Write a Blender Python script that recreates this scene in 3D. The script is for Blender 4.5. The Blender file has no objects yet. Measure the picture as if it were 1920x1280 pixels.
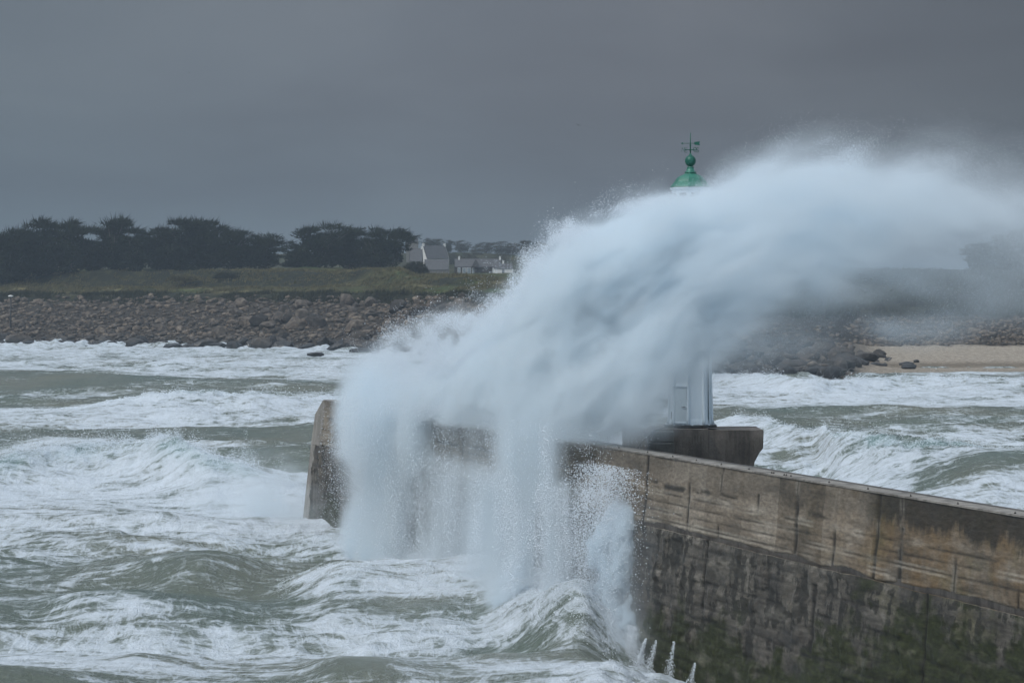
import bpy, bmesh, math, random
import numpy as np
from mathutils import Vector, Matrix

random.seed(7)
RNG = np.random.default_rng(11)
R = math.radians
scene = bpy.context.scene
COL = scene.collection

# ------------------------------------------------------------------ camera
F = 5000.0            # focal length in photo pixels (photo is 1920 wide)
HZ = 557.0            # row of the horizon in the photo
HC = 17.8             # camera height above mean sea level (m)
cam_d = bpy.data.cameras.new('camera')
cam = bpy.data.objects.new('camera', cam_d)
COL.objects.link(cam)
cam.location = (0, 0, HC)
cam.rotation_euler = (R(90), 0, 0)
cam_d.sensor_width = 36.0
cam_d.lens = 36.0 * F / 1920.0
cam_d.shift_y = (HZ - 640.0) / 1920.0
cam_d.clip_start = 1.0
cam_d.clip_end = 40000.0
scene.camera = cam

# ------------------------------------------------------------------ render
scene.view_settings.view_transform = 'Standard'
scene.view_settings.look = 'None'
scene.view_settings.exposure = 0.0
scene.view_settings.gamma = 1.0
cy = scene.cycles
cy.use_denoising = True
cy.denoiser = 'OPENIMAGEDENOISE'
cy.use_adaptive_sampling = True
cy.adaptive_threshold = 0.03
cy.max_bounces = 10
cy.diffuse_bounces = 2
cy.glossy_bounces = 2
cy.transmission_bounces = 2
cy.volume_bounces = 8
cy.transparent_max_bounces = 12
cy.volume_step_rate = 2.0
cy.volume_max_steps = 512
cy.caustics_reflective = False
cy.caustics_refractive = False

# ------------------------------------------------------------------ world and sun
SUN_EL, SUN_AZ = 52.0, -128.0      # azimuth measured from +Y towards +X: behind and to the left
world = bpy.data.worlds.new('World')
scene.world = world
world.use_nodes = True
nt = world.node_tree
for n in list(nt.nodes):
    nt.nodes.remove(n)
def N(tree, kind, **kw):
    n = tree.nodes.new(kind)
    for k, v in kw.items():
        if k in n.inputs:
            n.inputs[k].default_value = v
        else:
            setattr(n, k, v)
    return n
wo = N(nt, 'ShaderNodeOutputWorld')
tc = N(nt, 'ShaderNodeTexCoord')
sky = N(nt, 'ShaderNodeTexSky')
sky.sky_type = 'NISHITA'
sky.sun_disc = False
sky.sun_elevation = R(SUN_EL)
sky.sun_rotation = R(SUN_AZ)
sky.dust_density = 4.0
bg1 = N(nt, 'ShaderNodeBackground')
bg1.inputs['Strength'].default_value = 0.012
nt.links.new(sky.outputs[0], bg1.inputs['Color'])
# storm cloud deck over the far shore, lighter overhead and behind the camera
sep = N(nt, 'ShaderNodeSeparateXYZ')
nt.links.new(tc.outputs['Generated'], sep.inputs[0])
mp = N(nt, 'ShaderNodeMapping')
mp.inputs['Scale'].default_value = (3.4, 3.4, 11.0)
mp.inputs['Rotation'].default_value = (0, R(-3), 0)
nt.links.new(tc.outputs['Generated'], mp.inputs[0])
nz = N(nt, 'ShaderNodeTexNoise')
nz.inputs['Scale'].default_value = 1.6
nz.inputs['Detail'].default_value = 5
nz.inputs['Roughness'].default_value = 0.5
nz.inputs['Distortion'].default_value = 0.4
nt.links.new(mp.outputs[0], nz.inputs['Vector'])
def ramp(tree, src, stops, interp='LINEAR'):
    r = tree.nodes.new('ShaderNodeValToRGB')
    e = r.color_ramp.elements
    r.color_ramp.interpolation = interp
    while len(e) > 1:
        e.remove(e[-1])
    e[0].position, e[0].color = stops[0][0], tuple(stops[0][1]) + (1,)
    for p, c in stops[1:]:
        x = e.new(p); x.color = tuple(c) + (1,)
    tree.links.new(src, r.inputs[0])
    return r
def mathn(tree, op, a, b=None, c=None, clamp=False):
    m = tree.nodes.new('ShaderNodeMath'); m.operation = op; m.use_clamp = clamp
    for i, v in enumerate((a, b, c)):
        if v is None: continue
        if isinstance(v, (int, float)): m.inputs[i].default_value = v
        else: tree.links.new(v, m.inputs[i])
    return m.outputs[0]
def mixc(tree, fac, a, b, blend='MIX'):
    m = tree.nodes.new('ShaderNodeMix'); m.data_type = 'RGBA'; m.blend_type = blend
    for sock, v in ((m.inputs[0], fac), (m.inputs[6], a), (m.inputs[7], b)):
        if isinstance(v, (int, float)): sock.default_value = v
        elif isinstance(v, tuple): sock.default_value = v + (1,) if len(v) == 3 else v
        else: tree.links.new(v, sock)
    return m.outputs[2]
# elevation ramp in front (z of the direction)
front = ramp(nt, mathn(nt, 'MULTIPLY_ADD', sep.outputs[2], 4.0, 0.2), [
    (0.0, (.100, .134, .165)), (0.22, (.106, .140, .172)), (0.36, (.102, .124, .152)),
    (0.52, (.116, .130, .154)), (0.68, (.112, .122, .142)), (1.0, (.098, .106, .124))])
cl = ramp(nt, nz.outputs[0], [(0.28, (.80, .78, .80)), (0.5, (1, 1, 1)), (0.72, (1.22, 1.20, 1.16))])
fr = mixc(nt, 1.0, front.outputs[0], cl.outputs[0], 'MULTIPLY')
# darker towards the right of the view
dk = ramp(nt, mathn(nt, 'MULTIPLY_ADD', sep.outputs[0], 2.0, 0.5), [(0.10, (.98, 1.06, 1.08)), (0.40, (1.10, 1.11, 1.12)), (0.62, (1.0, .96, .96)), (0.88, (.68, .66, .66))])
fr = mixc(nt, 1.0, fr, dk.outputs[0], 'MULTIPLY')
up = ramp(nt, sep.outputs[2], [(0.0, (.28, .335, .40)), (0.25, (.39, .46, .545)), (1.0, (.57, .68, .80))])
# weight of the bright part: grows with elevation above ~20 degrees, and behind the camera
w1 = mathn(nt, 'SMOOTH_MIN', 1.0, mathn(nt, 'MAXIMUM', mathn(nt, 'MULTIPLY_ADD', sep.outputs[2], 2.2, -0.55), 0.0), 0.1)
w2 = mathn(nt, 'MAXIMUM', mathn(nt, 'MULTIPLY_ADD', sep.outputs[1], -1.4, -0.1), 0.0)
wt = mathn(nt, 'MINIMUM', mathn(nt, 'ADD', w1, w2), 1.0)
bg2 = N(nt, 'ShaderNodeBackground')
nt.links.new(mixc(nt, wt, fr, up.outputs[0]), bg2.inputs['Color'])
bg2.inputs['Strength'].default_value = 1.0
add = N(nt, 'ShaderNodeAddShader')
nt.links.new(bg1.outputs[0], add.inputs[0]); nt.links.new(bg2.outputs[0], add.inputs[1])
nt.links.new(add.outputs[0], wo.inputs['Surface'])
world.cycles.sampling_method = 'MANUAL'
world.cycles.sample_map_resolution = 512

sun_d = bpy.data.lights.new('sun', 'SUN')
sun = bpy.data.objects.new('sun', sun_d)
COL.objects.link(sun)
sun_d.energy = 2.0
sun_d.angle = R(22)
sun_d.color = (1.0, 0.98, 0.95)
az, el = R(SUN_AZ), R(SUN_EL)
to_sun = Vector((math.sin(az) * math.cos(el), math.cos(az) * math.cos(el), math.sin(el)))
sun.rotation_euler = to_sun.to_track_quat('Z', 'Y').to_euler()
sun.location = (-60, 40, 120)

# ------------------------------------------------------------------ helpers
def tag(o, label=None, cat=None, group=None, kind=None):
    if label: o['label'] = label
    if cat: o['category'] = cat
    if group: o['group'] = group
    if kind: o['kind'] = kind
    return o

def empty(name, loc, rz=0.0):
    o = bpy.data.objects.new(name, None)
    COL.objects.link(o)
    o.location = loc
    o.rotation_euler = (0, 0, rz)
    o.empty_display_size = 0.5
    return o

def link_mesh(name, me, mat=None, parent=None, smooth=False):
    o = bpy.data.objects.new(name, me)
    COL.objects.link(o)
    if mat is not None:
        for m in (mat if isinstance(mat, (list, tuple)) else [mat]):
            me.materials.append(m)
    if parent is not None:
        o.parent = parent
    if smooth:
        me.polygons.foreach_set('use_smooth', np.ones(len(me.polygons), bool))
    return o

def np_mesh(name, verts, faces=None, tris=None):
    """faces: (n,4) int array and/or tris (n,3)."""
    me = bpy.data.meshes.new(name)
    verts = np.ascontiguousarray(verts, dtype=np.float32)
    me.vertices.add(len(verts))
    me.vertices.foreach_set('co', verts.ravel())
    loops, starts, tot = [], [], 0
    if faces is not None and len(faces):
        f = np.asarray(faces, dtype=np.int32)
        loops.append(f.ravel()); starts.append(tot + np.arange(len(f)) * f.shape[1]); tot += f.size
    if tris is not None and len(tris):
        f = np.asarray(tris, dtype=np.int32)
        loops.append(f.ravel()); starts.append(tot + np.arange(len(f)) * 3); tot += f.size
    if tot:
        me.loops.add(tot)
        me.loops.foreach_set('vertex_index', np.concatenate(loops))
        st = np.concatenate(starts).astype(np.int32)
        me.polygons.add(len(st))
        me.polygons.foreach_set('loop_start', st)
    me.update(calc_edges=True)
    return me

def grid_faces(nu, nv):
    """vertex index = i*nv + j; faces wound so that (i right, j away) faces up."""
    i = np.arange(nu - 1)[:, None]; j = np.arange(nv - 1)[None, :]
    a = i * nv + j
    return np.stack([a, a + nv, a + nv + 1, a + 1], -1).reshape(-1, 4)

def attr(me, name, vals):
    vals = np.asarray(vals, dtype=np.float32)
    if vals.ndim == 1:
        a = me.attributes.new(name, 'FLOAT', 'POINT'); a.data.foreach_set('value', vals)
    elif vals.shape[1] == 3:
        a = me.attributes.new(name, 'FLOAT_VECTOR', 'POINT'); a.data.foreach_set('vector', vals.ravel())
    else:
        a = me.attributes.new(name, 'FLOAT_COLOR', 'POINT'); a.data.foreach_set('color', vals.ravel())

class BM:
    """Collects shapes into one mesh."""
    def __init__(s): s.b = bmesh.new()
    def box(s, c, size, rz=0.0, bevel=0.0, taper=1.0):
        g = bmesh.ops.create_cube(s.b, size=1.0)['verts']
        M = Matrix.Translation(c) @ Matrix.Rotation(rz, 4, 'Z') @ Matrix.Diagonal((size[0], size[1], size[2], 1))
        for v in g:
            if v.co.z > 0: v.co.x *= taper; v.co.y *= taper
        bmesh.ops.transform(s.b, matrix=M, verts=g)
        if bevel:
            es = {e for v in g for e in v.link_edges}
            bmesh.ops.bevel(s.b, geom=list(es), offset=bevel, segments=2, affect='EDGES', profile=0.6)
        return s
    def poly_prism(s, pts, z0, z1, scale_top=1.0, c=(0, 0)):
        lo = [s.b.verts.new((x, y, z0)) for x, y in pts]
        hi = [s.b.verts.new((c[0] + (x - c[0]) * scale_top, c[1] + (y - c[1]) * scale_top, z1)) for x, y in pts]
        n = len(pts)
        for i in range(n):
            s.b.faces.new((lo[i], lo[(i + 1) % n], hi[(i + 1) % n], hi[i]))
        s.b.faces.new(lo[::-1]); s.b.faces.new(hi)
        return s
    def lathe(s, prof, n=24, c=(0, 0, 0), phase=0.0, smooth=True, cap=True):
        rings = []
        for r, z in prof:
            rings.append([s.b.verts.new((c[0] + r * math.cos(phase + 2 * math.pi * k / n),
                                         c[1] + r * math.sin(phase + 2 * math.pi * k / n), c[2] + z)) for k in range(n)])
        for a, b in zip(rings[:-1], rings[1:]):
            for k in range(n):
                f = s.b.faces.new((a[k], a[(k + 1) % n], b[(k + 1) % n], b[k])); f.smooth = smooth
        if cap:
            s.b.faces.new(rings[0][::-1]); s.b.faces.new(rings[-1])
        return s
    def tube(s, pts, rad, n=6, cap=True):
        pts = [Vector(p) for p in pts]
        rads = rad if isinstance(rad, (list, tuple)) else [rad] * len(pts)
        rings = []
        for i, p in enumerate(pts):
            t = (pts[min(i + 1, len(pts) - 1)] - pts[max(i - 1, 0)]).normalized()
            u = t.cross(Vector((0, 0, 1)) if abs(t.z) < 0.9 else Vector((0, 1, 0))).normalized()
            w = t.cross(u)
            rings.append([s.b.verts.new(p + (u * math.cos(2 * math.pi * k / n) + w * math.sin(2 * math.pi * k / n)) * rads[i]) for k in range(n)])
        for a, b in zip(rings[:-1], rings[1:]):
            for k in range(n):
                f = s.b.faces.new((a[k], a[(k + 1) % n], b[(k + 1) % n], b[k])); f.smooth = True
        if cap:
            s.b.faces.new(rings[0][::-1]); s.b.faces.new(rings[-1])
        return s
    def build(s, name, mat, parent=None, label=None):
        me = bpy.data.meshes.new(name)
        bmesh.ops.recalc_face_normals(s.b, faces=s.b.faces)
        s.b.to_mesh(me); s.b.free()
        o = link_mesh(name, me, mat, parent)
        if label: o['label'] = label
        return o

# value noise -------------------------------------------------------
TB = RNG.random((64, 64, 64), dtype=np.float32) * 2 - 1
TBF = TB.ravel()
def vnoise(x, y, z=None):
    x = np.asarray(x, np.float32); y = np.asarray(y, np.float32)
    z = np.zeros_like(x) if z is None else np.asarray(z, np.float32)
    xi = np.floor(x); yi = np.floor(y); zi = np.floor(z)
    fx = x - xi; fy = y - yi; fz = z - zi
    fx = fx * fx * (3 - 2 * fx); fy = fy * fy * (3 - 2 * fy); fz = fz * fz * (3 - 2 * fz)
    xi = xi.astype(np.int32) & 63; yi = yi.astype(np.int32) & 63; zi = zi.astype(np.int32) & 63
    x1 = (xi + 1) & 63; y1 = (yi + 1) & 63; z1 = (zi + 1) & 63
    g = lambda a, b, c: TBF[(a * 64 + b) * 64 + c]
    c0 = (g(xi, yi, zi) * (1 - fx) + g(x1, yi, zi) * fx) * (1 - fy) + (g(xi, y1, zi) * (1 - fx) + g(x1, y1, zi) * fx) * fy
    c1 = (g(xi, yi, z1) * (1 - fx) + g(x1, yi, z1) * fx) * (1 - fy) + (g(xi, y1, z1) * (1 - fx) + g(x1, y1, z1) * fx) * fy
    return c0 * (1 - fz) + c1 * fz
def fbm(x, y, z=None, octv=4, gain=0.5, lac=2.03):
    s = 0; a = 1.0; t = 0
    x = np.asarray(x, np.float32); y = np.asarray(y, np.float32); z = None if z is None else np.asarray(z, np.float32)
    for k in range(octv):
        s = s + a * vnoise(x + 17.3 * k, y + 5.7 * k, None if z is None else z + 9.1 * k)
        t += a; a *= gain
        x = x * lac; y = y * lac; z = None if z is None else z * lac
    return s / t
def sstep(a, b, x):
    t = np.clip((x - a) / (b - a), 0, 1)
    return t * t * (3 - 2 * t)

# materials ---------------------------------------------------------
def mat_new(name):
    m = bpy.data.materials.new(name); m.use_nodes = True
    t = m.node_tree
    for n in list(t.nodes): t.nodes.remove(n)
    o = t.nodes.new('ShaderNodeOutputMaterial')
    return m, t, o
def principled(t, o):
    p = t.nodes.new('ShaderNodeBsdfPrincipled')
    t.links.new(p.outputs[0], o.inputs['Surface'])
    return p
def noise_node(t, vec, scale, detail=4, rough=0.55, dist=0.0):
    n = t.nodes.new('ShaderNodeTexNoise')
    n.inputs['Scale'].default_value = scale; n.inputs['Detail'].default_value = detail
    n.inputs['Roughness'].default_value = rough; n.inputs['Distortion'].default_value = dist
    if vec is not None: t.links.new(vec, n.inputs['Vector'])
    return n.outputs[0]
def mapping(t, vec, scale=(1, 1, 1), rot=(0, 0, 0), loc=(0, 0, 0)):
    m = t.nodes.new('ShaderNodeMapping')
    m.inputs['Scale'].default_value = scale; m.inputs['Rotation'].default_value = rot; m.inputs['Location'].default_value = loc
    t.links.new(vec, m.inputs[0])
    return m.outputs[0]
def bump(t, h, strength, dist, p):
    b = t.nodes.new('ShaderNodeBump'); b.inputs['Strength'].default_value = strength; b.inputs['Distance'].default_value = dist
    t.links.new(h, b.inputs['Height']); t.links.new(b.outputs[0], p.inputs['Normal'])
def simple_mat(name, c1, c2, scale=3.0, rough=0.7, bmp=0.0, bdist=0.05, spec=0.4):
    m, t, o = mat_new(name); p = principled(t, o)
    co = t.nodes.new('ShaderNodeTexCoord').outputs['Object']
    n = noise_node(t, co, scale, 6, 0.6)
    t.links.new(ramp(t, n, [(0.3, c1), (0.7, c2)]).outputs[0], p.inputs['Base Color'])
    p.inputs['Roughness'].default_value = rough
    p.inputs['Specular IOR Level'].default_value = spec
    if bmp: bump(t, n, bmp, bdist, p)
    return m

def pxy(x, y, D):
    """World point that lies at distance D and is seen at photo pixel (x, y)."""
    return Vector(((x - 960) / F * D, D, HC - (y - HZ) / F * D))

# ------------------------------------------------------------------ breakwater line
P0 = np.array([-15.3, 212.4]); WD = np.array([0.2892, -0.9573]); WN = np.array([-0.9573, -0.2892])   # start, direction, seaward normal
WTOP = 9.6; LEDGE = 5.95; BAND = 8.15
def wpt(s, n, z): return (P0[0] + WD[0] * s + WN[0] * n, P0[1] + WD[1] * s + WN[1] * n, z)
def to_sn(X, Y):
    dx = X - P0[0]; dy = Y - P0[1]
    return dx * WD[0] + dy * WD[1], dx * WN[0] + dy * WN[1]


# ================================================================== SEA
cols = np.concatenate([np.arange(-900, -60, 8.0), np.arange(-60, 1980, 1.6), np.arange(1980, 2820, 8.0)])
rows = np.concatenate([np.arange(1560, 900, -1.35), np.arange(900, 641, -0.85)])
CX, RY = np.meshgrid(cols, rows, indexing='ij')
SY = (HC * F / (RY - HZ)).astype(np.float32)
SX = ((CX - 960) / F * SY).astype(np.float32)
CX = CX.astype(np.float32)

# breakers: crest polylines (column, crest row, height m) -> a line in the world, with front and back widths in metres
BRK = [
 # pts, front width, back width, foam amount, foam reach in front, foam reach behind
 ([(-900,688,2.2),(-200,690,2.6),(0,689,3.2),(60,689,3.2),(150,697,2.6),(260,706,2.0),(320,702,2.2),(430,712,1.2),(640,714,.6),(760,714,0)], 38, 40, 0.0, 1, 1),
 ([(-300,765,.8),(0,768,.6),(140,764,.8),(230,746,2.0),(330,734,3.0),(400,731,3.1),(480,737,2.7),(560,736,2.5),(640,738,2.2),(760,744,1.2)], 20, 16, 1.0, 36, 3),
 ([(-500,860,3),(-100,850,3.5),(0,848,3.0),(100,834,3.4),(180,830,3.4),(230,834,3.2),(280,824,3.9),(340,816,4.6),(390,832,4.2),(440,838,3.9),(480,858,3.2),(530,882,2.2),(600,925,.6)], 11, 13, 1.0, 34, 2.5),
 ([(900,700,1.8),(1300,702,1.8),(1400,700,2.4),(1450,700,2.6),(1520,712,2.0),(1590,708,2.1),(1680,702,2.4),(1760,705,2.2),(1920,707,2.0),(2300,706,2.0)], 12, 14, 1.0, 46, 2),
 ([(1330,795,1.0),(1385,776,2.2),(1420,782,1.9),(1500,794,2.6),(1525,797,2.2),(1560,812,3.0),(1650,813,4.0),(1720,816,4.2),(1780,824,3.8),(1850,836,3.2),(2000,838,3.0),(2500,838,3.0)], 26, 18, 1.0, 75, 3),
 ([(1640,930,0),(1720,905,.8),(1780,885,1.8),(1850,866,2.8),(1920,864,2.8),(2100,874,2.5),(2500,874,2.5)], 24, 14, -0.5, 16, 1),
 ([(520,1095,.2),(580,1068,1.2),(620,1046,2.1),(650,1040,2.3),(720,1046,2.0),(800,1054,1.8),(900,1062,1.6),(980,1058,2.4),(1040,1068,2.7),(1090,1080,2.8),(1135,1110,1.7),(1180,1150,.5)], 12, 12, 0.42, 7, 4),
 ([(120,1075,0),(250,1052,.7),(330,1036,1.5),(375,1028,1.8),(430,1036,1.4),(520,1064,.3)], 7, 8, 0.1, 4, 2),
 ([(820,1240,.2),(900,1212,1.0),(980,1196,1.6),(1050,1190,1.9),(1100,1200,1.9),(1140,1222,1.6),(1180,1250,.8)], 6, 8, 0.35, 3, 3),
 ([(140,1252,.1),(220,1228,.7),(262,1212,1.0),(310,1224,.8),(380,1250,.2)], 4, 5, 0.45, 4, 1),
 ([(-200,1262,1),(0,1268,1.2),(120,1275,.9),(220,1290,.3)], 6, 8, -0.08, 5, 1),
 ([(560,1252,.1),(640,1236,.8),(720,1240,.7),(800,1258,.2)], 5, 7, -0.08, 4, 1),
 ([(-200,955,.6),(100,948,.9),(300,958,.9),(420,972,.5),(520,985,0)], 6, 8, 0.15, 5, 2),
 ([(60,1130,0),(150,1118,.8),(260,1112,1.0),(340,1122,.7),(460,1140,.1)], 6, 7, 0.25, 5, 2),
 ]
def shore_D(C):
    yw = np.interp(C, [-2500, -200, 0, 300, 720, 1000, 1300, 1400, 1560, 1610, 1700, 1920, 2600, 5000],
                   [646, 646, 646, 649, 657, 676, 700, 705, 706, 697, 697, 697, 694, 690])
    return HC * F / (yw - HZ)
def sea_height(X, Y, C):
    """height, foam amount, aerated (pale green water) amount"""
    wx = X * 0.5 + Y * 0.87; wy = -X * 0.87 + Y * 0.5
    h = 0.0
    rg = np.random.default_rng(5)
    for lam, amp in ((64, .34), (47, .30), (38, .26), (29, .22), (22, .17), (17, .13), (13, .10), (9.5, .07)):
        for r_ in range(2):
            th = R(90 + rg.normal(0, 28)); k = 2 * math.pi / lam
            ph = rg.random() * 6.28
            q = k * (X * math.cos(th) + Y * math.sin(th)) + ph + 0.8 * vnoise(X / lam * .6, Y / lam * .6, np.full_like(X, 3.3 * r_))
            s = np.sin(q)
            h = h + amp * (s + 0.25 * np.cos(2 * q))
    env = 0.75 + 0.5 * fbm(X / 55, Y / 80, octv=2)
    h = h * env * 0.9
    rid = 1 - np.abs(fbm(X / 8.5, Y / 5.5, octv=3)) * 2.6
    h = h + 0.38 * rid
    rid2 = 1 - np.abs(fbm(wy / 3.6, wx / 3.4 + 7, octv=3)) * 2.4
    near = sstep(520, 180, Y)
    h = h + 0.16 * rid2 * (0.35 + near * 0.65)
    h = h + 0.13 * fbm(X / 1.3, Y / 1.2, octv=4) * near
    h = h - 0.55
    foam = 0.38 + 0.46 * fbm(wy / 17, wx / 26 + 3, octv=4) + 0.16 * fbm(X / 90, Y / 60 + 9, octv=2)
    aer = np.zeros_like(X)
    for pts, wf, wb, fa, reach, back in BRK:
        p = np.array(pts, float)
        Dc = (HC - p[:, 2]) * F / (p[:, 1] - HZ)
        wob = 1 + 0.0 * C
        cg_ = np.arange(-1100, 3000, 4.0); kern = np.hanning(17); kern /= kern.sum()
        sm_ = lambda v_: np.convolve(np.pad(v_, 8, mode='edge'), kern, 'valid')
        dcr = np.interp(C, cg_, sm_(np.interp(cg_, p[:, 0], Dc))).astype(np.float32)
        hh = np.interp(C, cg_, sm_(np.interp(cg_, np.r_[p[0, 0] - 60, p[:, 0], p[-1, 0] + 60], np.r_[0, p[:, 2], 0]))).astype(np.float32)
        sc = 1.0
        dy = Y - dcr + (1.4 * fbm(X / 5.0, Y / 30.0 + 4, octv=3)) * (2.0 if fa > .9 else 1.0)
        w = np.where(dy < 0, wf, wb)
        prof = np.exp(-(dy / w) ** 2 * 1.1)
        if fa > 0.9:   # tumbling white water: lumpy crest
            lump = fbm(X / 2.6, Y / 4.5, octv=4)
            prof = prof * (1 + 0.20 * lump) + 0.10 * fbm(X / 1.0, Y / 1.6, octv=3) * np.exp(-(dy / (wf * .8)) ** 2)
        h = h * (1 - 0.5 * np.clip(prof, 0, 1)) + hh * prof
        amt = sstep(0, 1.2, hh)
        ff = sstep(-reach * 1.25, -reach * .55, dy) * sstep(back * 1.2, 0, dy)
        foam = foam + fa * ff * amt * (1.0 if fa < .9 else 0.44 + .35 * fbm(X / 7, Y / 7, octv=3))
        if fa == 0.0 or fa < 0:
            foam = foam - 0.5 * amt * np.exp(-(dy / (wf * .8)) ** 2)
        else:   # behind a breaker the water is greener
            foam = foam - 0.35 * amt * sstep(0, back * 2, dy) * sstep(back * 2 + wb * 1.6, back * 2 + wb * .5, dy)
        aer = aer + amt * np.exp(-((dy + 2.0) / 4.0) ** 2) * sstep(1.8, 3.5, hh) * (0.4 + 0.8 * sstep(-.1, .5, fbm(X / 6, Y / 9 + 3, octv=2)))
    # calmer green bands and whiter belts seen in the bay
    def belt(y0, y1, x0, x1, amt, soft=10, sx=80):
        Da, Db = HC * F / (y1 - HZ), HC * F / (y0 - HZ)
        s_ = soft / 1.0
        row = HC * F / Y + HZ
        return amt * sstep(y0 - s_, y0 + s_, row) * sstep(y1 + s_, y1 - s_, row) * sstep(x0 - sx, x0 + sx, C) * sstep(x1 + sx, x1 - sx, C)
    foam = foam + belt(640, 688, -900, 1300, .34, 5) + belt(688, 712, 250, 1200, .36, 5, 60) - belt(716, 732, -900, 640, .25, 5)
    foam = foam - belt(797, 822, -900, 560, .32, 6) - belt(797, 880, 440, 600, .35, 8, 30)
    foam = foam + belt(765, 795, -900, 400, .36, 5, 100)
    foam = foam - belt(764, 802, 1330, 2800, .38, 6, 20) + belt(712, 762, 1300, 2800, .35, 5, 30)
    foam = foam + belt(900, 1010, -400, 640, .22, 15) + belt(1160, 1215, -900, 900, .22, 12, 120)
    foam = foam - belt(1070, 1165, 300, 1020, .18, 14)
    foam = foam + belt(900, 980, 1500, 2800, .25, 12) + belt(1215, 1400, -900, 2800, .22, 12)
    foam = foam + .55 * sstep(200, 330, Y) * (fbm(wy / 5, wx / 12 + 5, octv=4) + .6 * fbm(X / 14, Y / 40, octv=3) - .08)
    # churned foam along the wall
    s, n = to_sn(X, Y)
    nearw = np.exp(-np.clip(n, 0, None) / 4.0) * sstep(-2, 7, s) * sstep(84, 74, s) * sstep(-3, 0, n)
    foam = foam + 0.9 * nearw
    h = h + 0.9 * nearw * (0.6 + 0.8 * fbm(X / 2.2, Y / 3.5, octv=3))
    nearw2 = np.exp(-np.clip(n - 1, 0, None) / 2.5) * sstep(76, 82, s) * (n > -1)
    h = h - 1.1 * nearw2; foam = foam - 0.1 * nearw2
    # swirl of foam left of the wall head
    g = np.exp(-((C - 480) / 130) ** 2 - ((HC * F / Y + HZ - 945) / 32) ** 2)
    foam = foam + 0.6 * g
    g = np.exp(-((C - 1170) / 110) ** 2 - ((HC * F / Y + HZ - 1275) / 26) ** 2)
    foam = foam + 0.8 * g; h = h + .5 * g * (1 + fbm(X / 1.2, Y / 1.8, octv=3))
    tsh = Y - shore_D(C).astype(np.float32)
    h = h + sstep(-25, 5, tsh) * sstep(1590, 1500, C) * (.8 + 2.6 * fbm(X / 5, Y / 5, octv=3))
    foam = np.where(foam > .58, .58 + .30 * np.tanh((foam - .58) / .8), foam)
    return h.astype(np.float32), foam.astype(np.float32), np.clip(aer, 0, 1).astype(np.float32)

SH, SF, SA = sea_height(SX, SY, CX)
# keep water out of the wall body
nc, nr = SX.shape
sea_me = np_mesh('sea', np.stack([SX.ravel(), SY.ravel(), SH.ravel()], -1), faces=grid_faces(nc, nr))
attr(sea_me, 'foam', SF.ravel()); attr(sea_me, 'aer', SA.ravel())

msea, t, o = mat_new('storm_water'); p = principled(t, o)
geo = t.nodes.new('ShaderNodeNewGeometry')
pos = geo.outputs['Position']
def fattr(t, name):
    a = t.nodes.new('ShaderNodeAttribute'); a.attribute_name = name; return a
fo = fattr(t, 'foam').outputs['Fac']; ae = fattr(t, 'aer').outputs['Fac']
warp = t.nodes.new('ShaderNodeTexNoise'); warp.inputs['Scale'].default_value = 0.09; warp.inputs['Detail'].default_value = 3
t.links.new(pos, warp.inputs['Vector'])
vm = t.nodes.new('ShaderNodeVectorMath'); vm.operation = 'MULTIPLY_ADD'
t.links.new(warp.outputs['Color'], vm.inputs[0]); vm.inputs[1].default_value = (5, 5, 0)
t.links.new(pos, vm.inputs[2])
wpos = vm.outputs[0]
pA = mapping(t, wpos, scale=(0.42, 0.80, 0.6), rot=(0, 0, R(-12)))
n1 = noise_node(t, pA, 1.0, 10, 0.61, 0.35)
pB = mapping(t, wpos, scale=(0.13, 0.20, 0.2), rot=(0, 0, R(-20)))
n2 = noise_node(t, pB, 1.0, 8, 0.62, 0.5)
# thin strands: ridges of a warped noise
pC = mapping(t, wpos, scale=(1.3, 0.34, 0.5), rot=(0, 0, R(32)))
n3 = noise_node(t, pC, 0.8, 6, 0.6, 0.7)
strand = mathn(t, 'SUBTRACT', 1.0, mathn(t, 'MULTIPLY', mathn(t, 'ABSOLUTE', mathn(t, 'SUBTRACT', n3, 0.5)), 15.0), clamp=True)
base = mathn(t, 'ADD', mathn(t, 'MULTIPLY', n1, 2.1), mathn(t, 'MULTIPLY', n2, 1.3))     # ~1.5 mean
n5 = noise_node(t, mapping(t, wpos, scale=(1.1, 2.6, 1.0), rot=(0, 0, R(-8))), 0.9, 4, 0.55, 1.1)
strand2 = mathn(t, 'SUBTRACT', 1.0, mathn(t, 'MULTIPLY', mathn(t, 'ABSOLUTE', mathn(t, 'SUBTRACT', n5, 0.5)), 13.0), clamp=True)
strand = mathn(t, 'ADD', strand, mathn(t, 'MULTIPLY', strand2, 0.8))
v = mathn(t, 'ADD', mathn(t, 'ADD', mathn(t, 'SUBTRACT', base, 1.76), fo), mathn(t, 'MULTIPLY', strand, 0.24))
v = mathn(t, 'SUBTRACT', v, mathn(t, 'MULTIPLY', ae, 0.25))
mask = mathn(t, 'SMOOTH_MAX', 0.0, v, 0.05)
tint = noise_node(t, mapping(t, pos, scale=(.05, .03, .05)), 1.0, 3)
water = ramp(t, tint, [(0.35, (.108, .142, .116)), (0.65, (.160, .172, .132))]).outputs[0]
watera = mixc(t, mathn(t, 'MULTIPLY', ae, .7), water, (.19, .30, .30))
rmask = ramp(t, mask, [(0.0, (0, 0, 0)), (0.30, (.08, .08, .08)), (0.46, (.30, .30, .30)), (0.60, (.72, .72, .72)), (1.0, (1, 1, 1))])
foamc = mixc(t, mathn(t, 'MULTIPLY', ae, 0.35), (.62, .68, .74), (.44, .57, .61))
t.links.new(mixc(t, rmask.outputs[0], watera, foamc), p.inputs['Base Color'])
rr = ramp(t, mask, [(0.2, (.16,) * 3), (0.6, (.75,) * 3)])
t.links.new(rr.outputs[0], p.inputs['Roughness'])
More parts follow.
